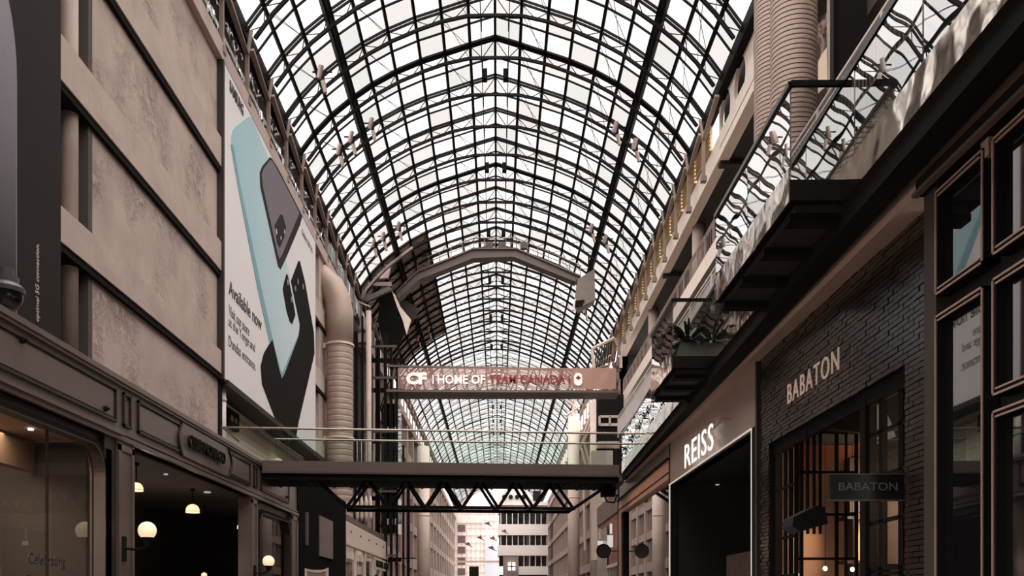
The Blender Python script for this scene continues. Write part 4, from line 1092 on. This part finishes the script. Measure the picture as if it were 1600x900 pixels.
# warm interior
MB().box(8.6, 8.8, 9.3, 14.7, -EYE, 3.2).box(4.6, 8.8, 14.5, 14.7, -EYE, 3.2).build('warm_back_wall', mat('warm_wall', (214, 164, 132), .8, var=.12, vscale=1.2), t)
MB().box(4.6, 8.8, 9.2, 9.3, -EYE, 3.2).build('side_wall', dark_room, t)
MB().box(5.6, 8.8, 9, 14.7, 2.95, 3.0).build('shop_ceiling', mat('warm_ceiling', (150, 118, 92), .8), t)
sh_ = MB()
for q in range(4): sh_.box(5.6+q*.7, 5.63+q*.7, 14.1, 14.5, -EYE, 2.3)
for z in (.6, 1.3): sh_.box(5.5, 8.2, 14.1, 14.5, z, z+.05)
sh_.box(5.50, 6.3, 14.0, 14.1, 1.4, 2.25)
sh_.build('shelving', mat('shelf_dark', (60, 42, 32), .6), t)
for x, y, z in ((4.75,14.2,.42),(5.15,14.1,.52),(5.5,13.9,.50),(6.2,13.8,.5),(5.2,10.6,.6),(5.6,10.3,.55)):
    s = MB().sphere((x, y, z), .035, 10, 6).build('hanging_bulb', spot_glow, t); MB().tube((x, y, z+.03), (x, y, 2.95), .005, 4).build('cord', black, t)
# little hanging lamp in the entrance
t3 = thing('entrance_lamp', 'black tapered lantern hanging in the entrance of the brick shop', 'lamp', (4.35, 12.3, .9))
def lp(px, py): return (onY(px, py, 12.3)[0], 12.3, onY(px, py, 12.3)[1])
a = [(1240,808),(1276,790),(1289,792),(1294,818),(1250,831),(1238,822)]
pa = [lp(*p) for p in a]; n_ = len(pa); pb = [(p[0], p[1]+.45, p[2]) for p in pa]
MB().add(pa+pb, [tuple(range(n_))[::-1], tuple(range(n_, 2*n_))]+[(i, (i+1) % n_, n_+(i+1) % n_, n_+i) for i in range(n_)]).build('shade', mat('lantern_black', (30, 28, 27), .5), t3)
c = lp(1268, 800); MB().tube((c[0], 12.5, c[2]), (c[0], 12.5, 2.5), .012, 6).build('stem', black, t3)
# blade sign
yS = YR(1409)
t3 = thing('blade_sign', 'black hanging sign with faint grey letters in front of the brick shop window', 'sign', (4.0, yS, 1.1))
xa_, z1_ = onY(1296, 742, yS); xb_, z0_ = onY(1412, 781, yS)
MB().box(xa_, xb_, yS-.03, yS+.03, z0_, z1_).build('board', mat('sign_black', (26, 26, 27), .35), t3)
text_geo('BABATON', (onY(1309, 0, yS)[0], yS-.03, onY(0, 767, yS)[1]), (1,0,0), (0,0,1), (1400-1309)*yS/F, 12.5*yS/F, .008, .0).build('lettering', mat('sign_grey', (110, 106, 102), .4), t3)
MB().box(xa_-.01, xb_, yS-.035, yS+.035, z0_-.012, z0_).box(xa_-.01, xb_, yS-.035, yS+.035, z1_, z1_+.01).build('edge_strip', grey_steel, t3)
MB().box(xb_-.02, XR_, yS-.02, yS+.02, z1_-.06, z1_-.02).box(xb_-.02, XR_, yS-.02, yS+.02, z0_+.02, z0_+.06).build('bracket', chrome, t3)
# spotlight above
t3 = thing('projector', 'black box projector with round front lens under the balcony, upper right', 'projector', (4.05, 8.0, 4.2))
def lp8(px, py, Y=8.0): return (onY(px, py, Y)[0], Y, onY(px, py, Y)[1])
a = [(1457,168),(1470,157),(1524,156),(1545,168),(1508,211),(1470,211),(1457,203)]
pa = [lp8(*p) for p in a]; n_ = len(pa); pb = [(p[0], p[1]+.5, p[2]) for p in pa]
MB().add(pa+pb, [tuple(range(n_))[::-1], tuple(range(n_, 2*n_))]+[(i, (i+1) % n_, n_+(i+1) % n_, n_+i) for i in range(n_)]).build('body', mat('projector_black', (30, 29, 29), .45), t3)
c = lp8(1466, 189); MB().tube((c[0]-.02, 7.99, c[2]), (c[0]+.0, 7.9, c[2]), .095, 24).build('lens_ring', black_gloss, t3)
MB().path([(c[0]-.02+.1*math.cos(a_), 7.895, c[2]+.1*math.sin(a_)) for a_ in [PI*.55+PI*.9*k/12 for k in range(13)]], .006, 6).build('lens_rim', chrome, t3)
MB().bar((4.3, 8.2, 4.2), (4.3, 8.2, 4.35), .06, .06).box(4.22, 4.28, 8.1, 8.3, 4.34, 4.42).build('mount', copper, t3)

# ---- shop with white letters
t = thing('white_letter_shopfront', 'brown and black shop front with tall white lettering and a lit white edge', 'shop front', (XR_, 18.5, -EYE))
ya, yb = yb+.12, YR(1047)
zf = 2.93
MB().box(XR_, XR_+.3, ya, yb, zf, 4.06).build('fascia', mat('fascia_brown', (186, 162, 148), .35, .1, var=.08, vscale=.6), t)
MB().box(XR_-.03, XR_, ya+.32, yb, zf-.02, zf).box(XR_-.02, XR_-.01, ya+.30, ya+.33, -EYE, zf).box(XR_-.03, XR_, yb-.03, yb, -EYE, zf).build('lit_edge', led, t)
MB().box(XR_-.01, XR_+.2, ya, ya+.28, -EYE, zf).box(XR_, XR_+.2, yb-.02, yb+.12, -EYE, 4.0).build('pilaster', black, t)
MB().box(8, 8.2, ya, yb, -EYE, 3).box(4.5, 8.2, yb, yb+.1, -EYE, 3).box(4.5, 8.2, ya-.1, ya, -EYE, 3).box(4.4, 8.2, ya, yb, 2.93, 3.0).build('dark_interior', mat('reiss_dark', (32, 30, 29), .8), t)
MB().box(4.5, 4.6, ya+.4, ya+2.8, -EYE, .9).build('dark_display', mat('display_brown', (70, 48, 38), .7, var=.4, vscale=3), t)
yL, zL = onX(1077.5, 730, XR_); yN = YR(1123)
text_geo('REISS', (XR_-.10, yL, zf+.05), (0,-1,0), (0,0,1), yL-yN, .52, .015, .0, 1.1).build('sign_letters', mat('letter_white', (255, 250, 244), .5, emit=.7), t)
MB().tube((XR_-.12, yN-.1, 3.36), (XR_-.12, yN-.9, 3.38), .02, 8).tube((XR_, yN-.9, 3.38), (XR_-.12, yN-.9, 3.38), .02, 8).build('lamp_arm', copper, t)
for x, y in ((1092.5, 761), (1099, 765), (1109.5, 767), (1121, 758)):
    a = onY(x, y, 19.5); d_ = MB().lathe([(.05, 0), (.05, .02)], (2.9*(x-CX)/(CY-y), 2.9*F/(CY-y), 2.90), 10).build('downlight', MATS['dim_glow'], t)

# ---- wood fascia shop
t = thing('wood_shopfront', 'shop front with orange wood fascia and wide window under the footbridge end', 'shop front', (XR_, 27, -EYE))
ya, yb = yb+.14, YR(966)
MB().box(XR_, XR_+.2, ya, yb, 3.62, 4.05).build('upper_fascia', bronze, t)
MB().box(XR_-.02, XR_+.2, ya, yb, 3.08, 3.56).build('wood_fascia', wood, t)
MB().box(XR_-.06, XR_+.2, ya, yb, 3.56, 3.62).box(XR_-.03, XR_, ya, yb, 3.22, 3.25).build('trim', black, t)
MB().box(XR_-.02, XR_+.2, yb-.9, yb-.25, -EYE, 3.1).build('wood_pilaster', wood, t)
MB().box(XR_-.02, XR_+.2, yb-.25, yb, -EYE, 4.05).box(XR_, XR_+.2, yb-1.3, yb-.9, -EYE, 3.1).build('dark_pilaster', black, t)
MB().box(XR_+.10, XR_+.12, ya, yb-1.3, .55, 3.08).build('window_pane', glass_mat('window_mirror', (.35, .33, .32), ior=2.4, extra=.25), t)
MB().box(XR_-.02, XR_+.2, ya, yb-1.3, .15, .55).build('wood_sill', wood, t)
MB().box(XR_+.1, XR_+.2, ya, yb-1.3, -EYE, .15).build('dado', black, t)
MB().box(6, 6.1, ya, yb, -EYE, 3.1).build('shop_back_wall', dark_room, t)
for q in range(6): yy = YR(1003)-.15-q*.35; MB().lathe([(.03, 0), (.09, .1), (.08, .7), (.1, .95), (.03, 1.1)], (4.65, yy, .55), 10).build('dressed_figure', black, t)
t = thing('round_sign', 'round dark sign on a bracket between the wood shop and its neighbour', 'sign', (4.0, 31.3, 2.0))
a = onY(943, 861, 31.6); MB().tube((a[0], 31.6, a[1]), (a[0], 31.72, a[1]), .24, 28).build('disc', mat('sign_disc', (60, 52, 44), .5), t)
MB().path([(a[0]+.24*math.cos(k*PI/14), 31.59, a[1]+.24*math.sin(k*PI/14)) for k in range(29)], .018, 6).build('rim', black, t)
MB().bar((a[0]+.24, 31.66, a[1]), (4.4, 31.66, a[1]), .05, .05).build('bracket', grey_steel, t)

# ---- neighbour beyond, partly under the bridge
t = thing('terracotta_shopfront', 'terracotta shop front with white blade signs beyond the wood shop', 'shop front', (4.4, 35, -EYE))
y2 = F*4.4/(934-CX)
MB().box(4.4, 4.6, 31.4, y2, -EYE, 3.7).build('facade', mat('terracotta', (150, 98, 80), .6), t)
MB().box(4.36, 4.6, 31.4, y2, 3.3, 4.1).build('fascia', brown_wall, t)
MB().box(4.34, 4.36, 35.6, y2-.3, -.4, 3.0).build('dark_panel', black_gloss, t)
MB().box(4.36, 4.4, 31.6, 35.3, -EYE, 1.3).build('window_pane', dark_glass, t)
f = MB()
for q in range(6): f.box(4.3, 4.36, 31.6+q*.74, 31.66+q*.74, -EYE, 1.3)
f.box(4.28, 4.36, 31.6, 35.3, 1.3, 1.42); f.build('window_frame', cream, t)
t3 = thing('blade_sign', 'small white sign hanging from the terracotta shop front', 'sign', (4.2, 33.6, 2.0))
def q33(px, py, Y=33.6): return onY(px, py, Y)
a, b = q33(949, 855), q33(958, 836)
MB().box(a[0], b[0], 33.6, 33.66, a[1], b[1]).build('board', mat('sign_white', (240, 236, 232), .4, emit=.3), t3)
a, b = q33(953, 834), q33(956.5, 818); MB().box(a[0], b[0], 33.6, 33.64, a[1], b[1]).build('upper_strip', MATS['sign_white'], t3)
t3 = thing('blade_sign', 'pale strip sign on the dark panel left of the white hanging sign', 'sign', (4.2, 37, 2.0))
a, b = onY(936, 842, 37), onY(938.5, 826, 37); MB().box(a[0], b[0], 37, 37.06, a[1], b[1]).build('board', cream, t3)
a, b = onY(934, 852, 37), onY(944, 845, 37); MB().box(a[0], b[0], 37, 37.06, a[1], b[1]).build('lower_board', MATS['sign_white'], t3)
# dark machinery hanging under the right end of the footbridge
t3 = thing('bridge_camera', 'cluster of dark cameras and a round lamp under the right end of the footbridge', 'camera', (4.0, 31, 3.6))
a = onY(964, 748, 30.5); MB().sphere((a[0], 30.5, a[1]), .17, 16, 10).build('dome', steel_mid, t3, smooth=True)
a = onY(953, 768, 30.6); MB().box(a[0]-.28, a[0]+.2, 30.6, 31, a[1]-.15, a[1]+.18).build('body', black, t3)
MB().path([(a[0]-.2, 30.6, a[1]-.1), (a[0]-.1, 30.6, a[1]-.35), (a[0]+.15, 30.6, a[1]-.38), (a[0]+.25, 30.6, a[1]-.1)], .03, 8).build('cable', black, t3)
MB().tube((a[0], 30.8, a[1]+.1), (a[0], 30.8, 4.2), .05, 8).build('stem', steel, t3)

# ---- block under the far right corner, with white window
t = thing('corner_block', 'dark recessed block with a small white window frame, behind the right columns', 'building', (8.2, 66, -EYE))
def b66(px, py): return onY(px, py, 66)
a, b = b66(934, 735), b66(975, 615)
MB().box(a[0], b[0], 66.2, 67, 3.0, b[1]).build('wall', black, t)
f = MB(); x0, z0 = b66(937, 664); x1, z1 = b66(970, 650)
f.box(x0, x1, 66.0, 66.2, z0-.05, z0+.12).box(x0, x1, 66.0, 66.2, z1-.1, z1+.05)
for px in (937, 953, 969): xx = b66(px, 0)[0]; f.box(xx-.07, xx+.07, 66.0, 66.2, z0, z1)
f.build('window_frame', white_paint, t)
x0, z0 = b66(932, 700); x1, z1 = b66(975, 693); MB().box(x0, x1, 65, 66.2, z0, z1).build('ledge', cream, t)
x0, z0 = b66(955, 735); x1, z1 = b66(965, 715)
MB().box(x0-1.5, x0, 65, 66.2, 3, z0+1.3).build('lower_panel', cream, t)

# ================================================================== COLUMNS AND THE FAR END
def column(px, wpx, Y, ztop, label):
    x = (px-CX)*Y/F; r = wpx/2*Y/F
    o = MB().tube((x, Y, -EYE), (x, Y, ztop), r, 28).tube((x, Y, ztop*.55), (x, Y, ztop*.55+.15), r*1.03, 28).build('round_column', cream, None, smooth=False)
    for p in o.data.polygons:
        if len(p.vertices) == 4: p.use_smooth = True
    return tag(o, label, 'column')
column(896.5, 18, 88, 18.4, 'tall pale round column right of the vault, left one of the pair')
column(931, 18, 72, 16.0, 'tall pale round column right of the vault, right one of the pair')
column(661.5, 19, 92, 15.9, 'tall pale round column seen below the footbridge on the left')
# tree-like steel props at the head of the right columns
t = thing('steel_props', 'tangle of pale steel struts at the heads of the two right-hand columns', 'struts', (7.8, 75, 14))
for (x0, y0, x1, y1, Y) in ((925,545,960,528,68),(960,528,970,548,68),(970,548,970,575,68),(925,545,928,575,68),(940,600,912,680,75),(945,597,917,678,75),(905,600,893,650,85),(905,600,925,625,80),(915,580,950,572,70),(884,650,905,635,86),(880,622,905,640,86),(955,556,925,575,70),(912,690,925,735,76),(908,700,918,735,76),(912,735,914,860,80),(905,615,935,600,72)):
    a, b = onY(x0, y0, Y), onY(x1, y1, Y); MB().tube((a[0], Y, a[1]), (b[0], Y, b[1]), .12, 8).build('strut', cream, t)
mb = MB()
for q in range(10):
    a, b = onY(928+q*4, 575-q*1.5, 69), onY(934+q*3.6, 535+abs(q-5)*2, 72); mb.bar((a[0], 69, a[1]), (b[0], 72, b[1]), .1, .1)
mb.build('dark_truss', steel, t)

# far office block with white bands
t = thing('white_office_block', 'white stepped office block with dark ribbon windows at the far end of the hall', 'building', (4, 150, -EYE))
def o150(px, py, Y=150): return onY(px, py, Y)
def rect(mb, xa, xb, ya_, yb_, Y, d): 
    a, b = o150(xa, yb_, Y), o150(xb, ya_, Y); return mb.box(a[0], b[0], Y, Y+d, a[1], b[1])
w1 = MB(); 
for (ya_, yb_, xs_) in ((789,800,778),(819,836,778),(852,868,778),(885,898,810)): rect(w1, xs_, 856, ya_, yb_, 150, 6)
w1.build('spandrel_bands', white_paint, t)
w2 = MB()
for (ya_, yb_) in ((800,819),(836,852),(868,885),(898,940)): rect(w2, 780, 856, ya_, yb_, 150.6, 1)
w2.build('ribbon_windows', dark_glass, t)
w3 = MB()
for q in range(9):
    x = 782+q*9; rect(w3, x, x+1.2, 800, 819, 150.3, .3); rect(w3, x, x+1.2, 836, 852, 150.3, .3)
    if q > 2: rect(w3, x, x+1.2, 868, 885, 150.3, .3)
w3.build('window_bars', white_paint, t)
w4 = MB(); pts = [(770,789),(785,766),(822,764),(838,784),(856,785),(856,790)]
poly = [o150(x, y) for x, y in pts]; w4.prism(poly, 'y', 149.6, 155); w4.build('gable', white_paint, t)
w5 = MB()
for x in (788, 798, 808, 818): a = o150(x, 777); w5.tube((a[0], 149.3, a[1]), (a[0], 149.6, a[1]), .36, 20)
w5.build('round_window', black, t)
rect(MB(), 833, 845, 767, 782, 149.4, .4).build('dark_window', black, t)
rect(MB(), 786, 810, 869, 920, 149.8, 2).build('brown_pier', brown_wall, t)
cr_ = MB(); rect(cr_, 794, 805, 879, 891, 149.4, .4); cr_.build('white_cross_window', white_glow, t)
cr_ = MB(); rect(cr_, 798.5, 800.5, 879, 891, 149.2, .2); rect(cr_, 794, 805, 884, 886, 149.2, .2); cr_.build('window_bars', brown_wall, t)

# glazed atrium at the far left end
t = thing('far_glass_atrium', 'bright glazed end wall with pinkish buildings seen through it, far end left', 'building', (-4, 175, -EYE))
Ya_ = 196
pale = mat('pale_glass_wall', (226, 206, 198), .3, var=.25, vscale=.35, emit=.35)  # emission stands in for daylight behind the panes
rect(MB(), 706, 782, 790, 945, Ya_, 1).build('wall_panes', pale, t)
m_ = MB()
for q in range(11): x = 708+q*7.2; rect(m_, x, x+.8, 790, 945, Ya_-.4, .3)
for q in range(13): y = 790+q*11.5; rect(m_, 706, 782, y, y+.8, Ya_-.4, .3)
m_.build('glazing_bars', white_paint, t)
rect(MB(), 712, 756, 806, 817, Ya_-.8, .3).build('white_fascia', white_paint, t)
r_ = MB()
for q in range(5): rect(r_, 715, 727, 820+q*17, 831+q*17, Ya_-.7, .2)
r_.build('dark_windows', mat('mauve_window', (110, 84, 84), .4), t)
rect(MB(), 733, 748, 885, 905, 160, .3).build('black_sign', black, t)
rect(MB(), 758, 779, 846, 945, Ya_-.7, .2).build('bluish_panel', mat('bluish', (206, 208, 216), .2), t)
rect(MB(), 712, 780, 876, 879, 165, .6).build('far_bridge', cream, t)

# flying bird-like mobile pieces, plain stand-ins
first = None
rb = random.Random(11)
for i, (px, py, Y, lab) in enumerate(((772,843,120,'uppermost dark hanging mobile piece at the far end'),(790,832,125,'dark hanging mobile piece against the white office windows'),(752,842,118,'dark hanging mobile piece in front of the glazed end wall, middle'),(733,852,118,'leftmost dark hanging mobile piece in front of the glazed end wall'),(770,858,112,'lowest dark hanging mobile piece by the edge of the office block'),(764,820,120,'hanging mobile piece high beside the edge of the office block'))):
    a = onY(px, py, Y)
    o = MB().tube((a[0]-.5, Y, a[1]+.25), (a[0]+.5, Y, a[1]-.25), .12, 8, r2=.03).tube((a[0], Y, a[1]), (a[0], Y, 26.3), .015, 4).prism([(a[0]-.5, a[1]+.1), (a[0]-.1, a[1]+.45), (a[0]+.2, a[1]+.1)], 'y', Y-.05, Y+.05).build('hanging_mobile', steel_mid, None)
    tag(o, lab, 'hanging decoration', 'hanging mobile pieces')

# left-hand far banners and lanterns beyond the bridge
t = thing('hanging_banner', 'tall mauve and cream fabric banner beyond the footbridge, left', 'banner', (-8.4, 80, 1))
a, b = onY(634, 880, 80), onY(641, 760, 80); MB().box(a[0], b[0], 80, 80.1, a[1], b[1]).build('cloth', mat('mauve', (132, 116, 136), .8), t)
t = thing('hanging_banner', 'tall pink fabric banner left of the mauve one, beyond the footbridge', 'banner', (-8.8, 78, 1))
a, b = onY(626, 870, 79), onY(633, 750, 79); MB().box(a[0], b[0], 79, 79.1, a[1], b[1]).build('cloth', mat('pinkish', (198, 150, 140), .8), t)
for i, px in enumerate((558, 565, 572, 579)):
    o = MB(); a = onY(px, 815, 55); o.lathe([(.04, 0), (.12, .3), (.11, 1.2), (.03, 1.6)], (a[0], 55, a[1]), 12).tube((a[0], 55, a[1]+1.6), (a[0], 55, a[1]+5), .02, 6)
    o = o.build('hanging_lantern', cream, None, smooth=True); tag(o, ['leftmost', 'second from left', 'third from left', 'rightmost'][i]+' of four pale hanging lanterns behind the footbridge truss', 'lantern', 'hanging lanterns behind the truss')
t = thing('slim_post', 'dark slim post with arms rising beyond the pale shop front', 'post', (-6.2, 62, -EYE))
MB().tube((-6.2, 62, -EYE), (-6.2, 62, 9.5), .1, 10).build('pole', steel, t)
MB().bar((-6.7, 62, 3.0), (-5.7, 62, 3.0), .08, .08).bar((-6.7, 62, 8.2), (-5.7, 62, 8.2), .08, .08).build('arm', steel, t)
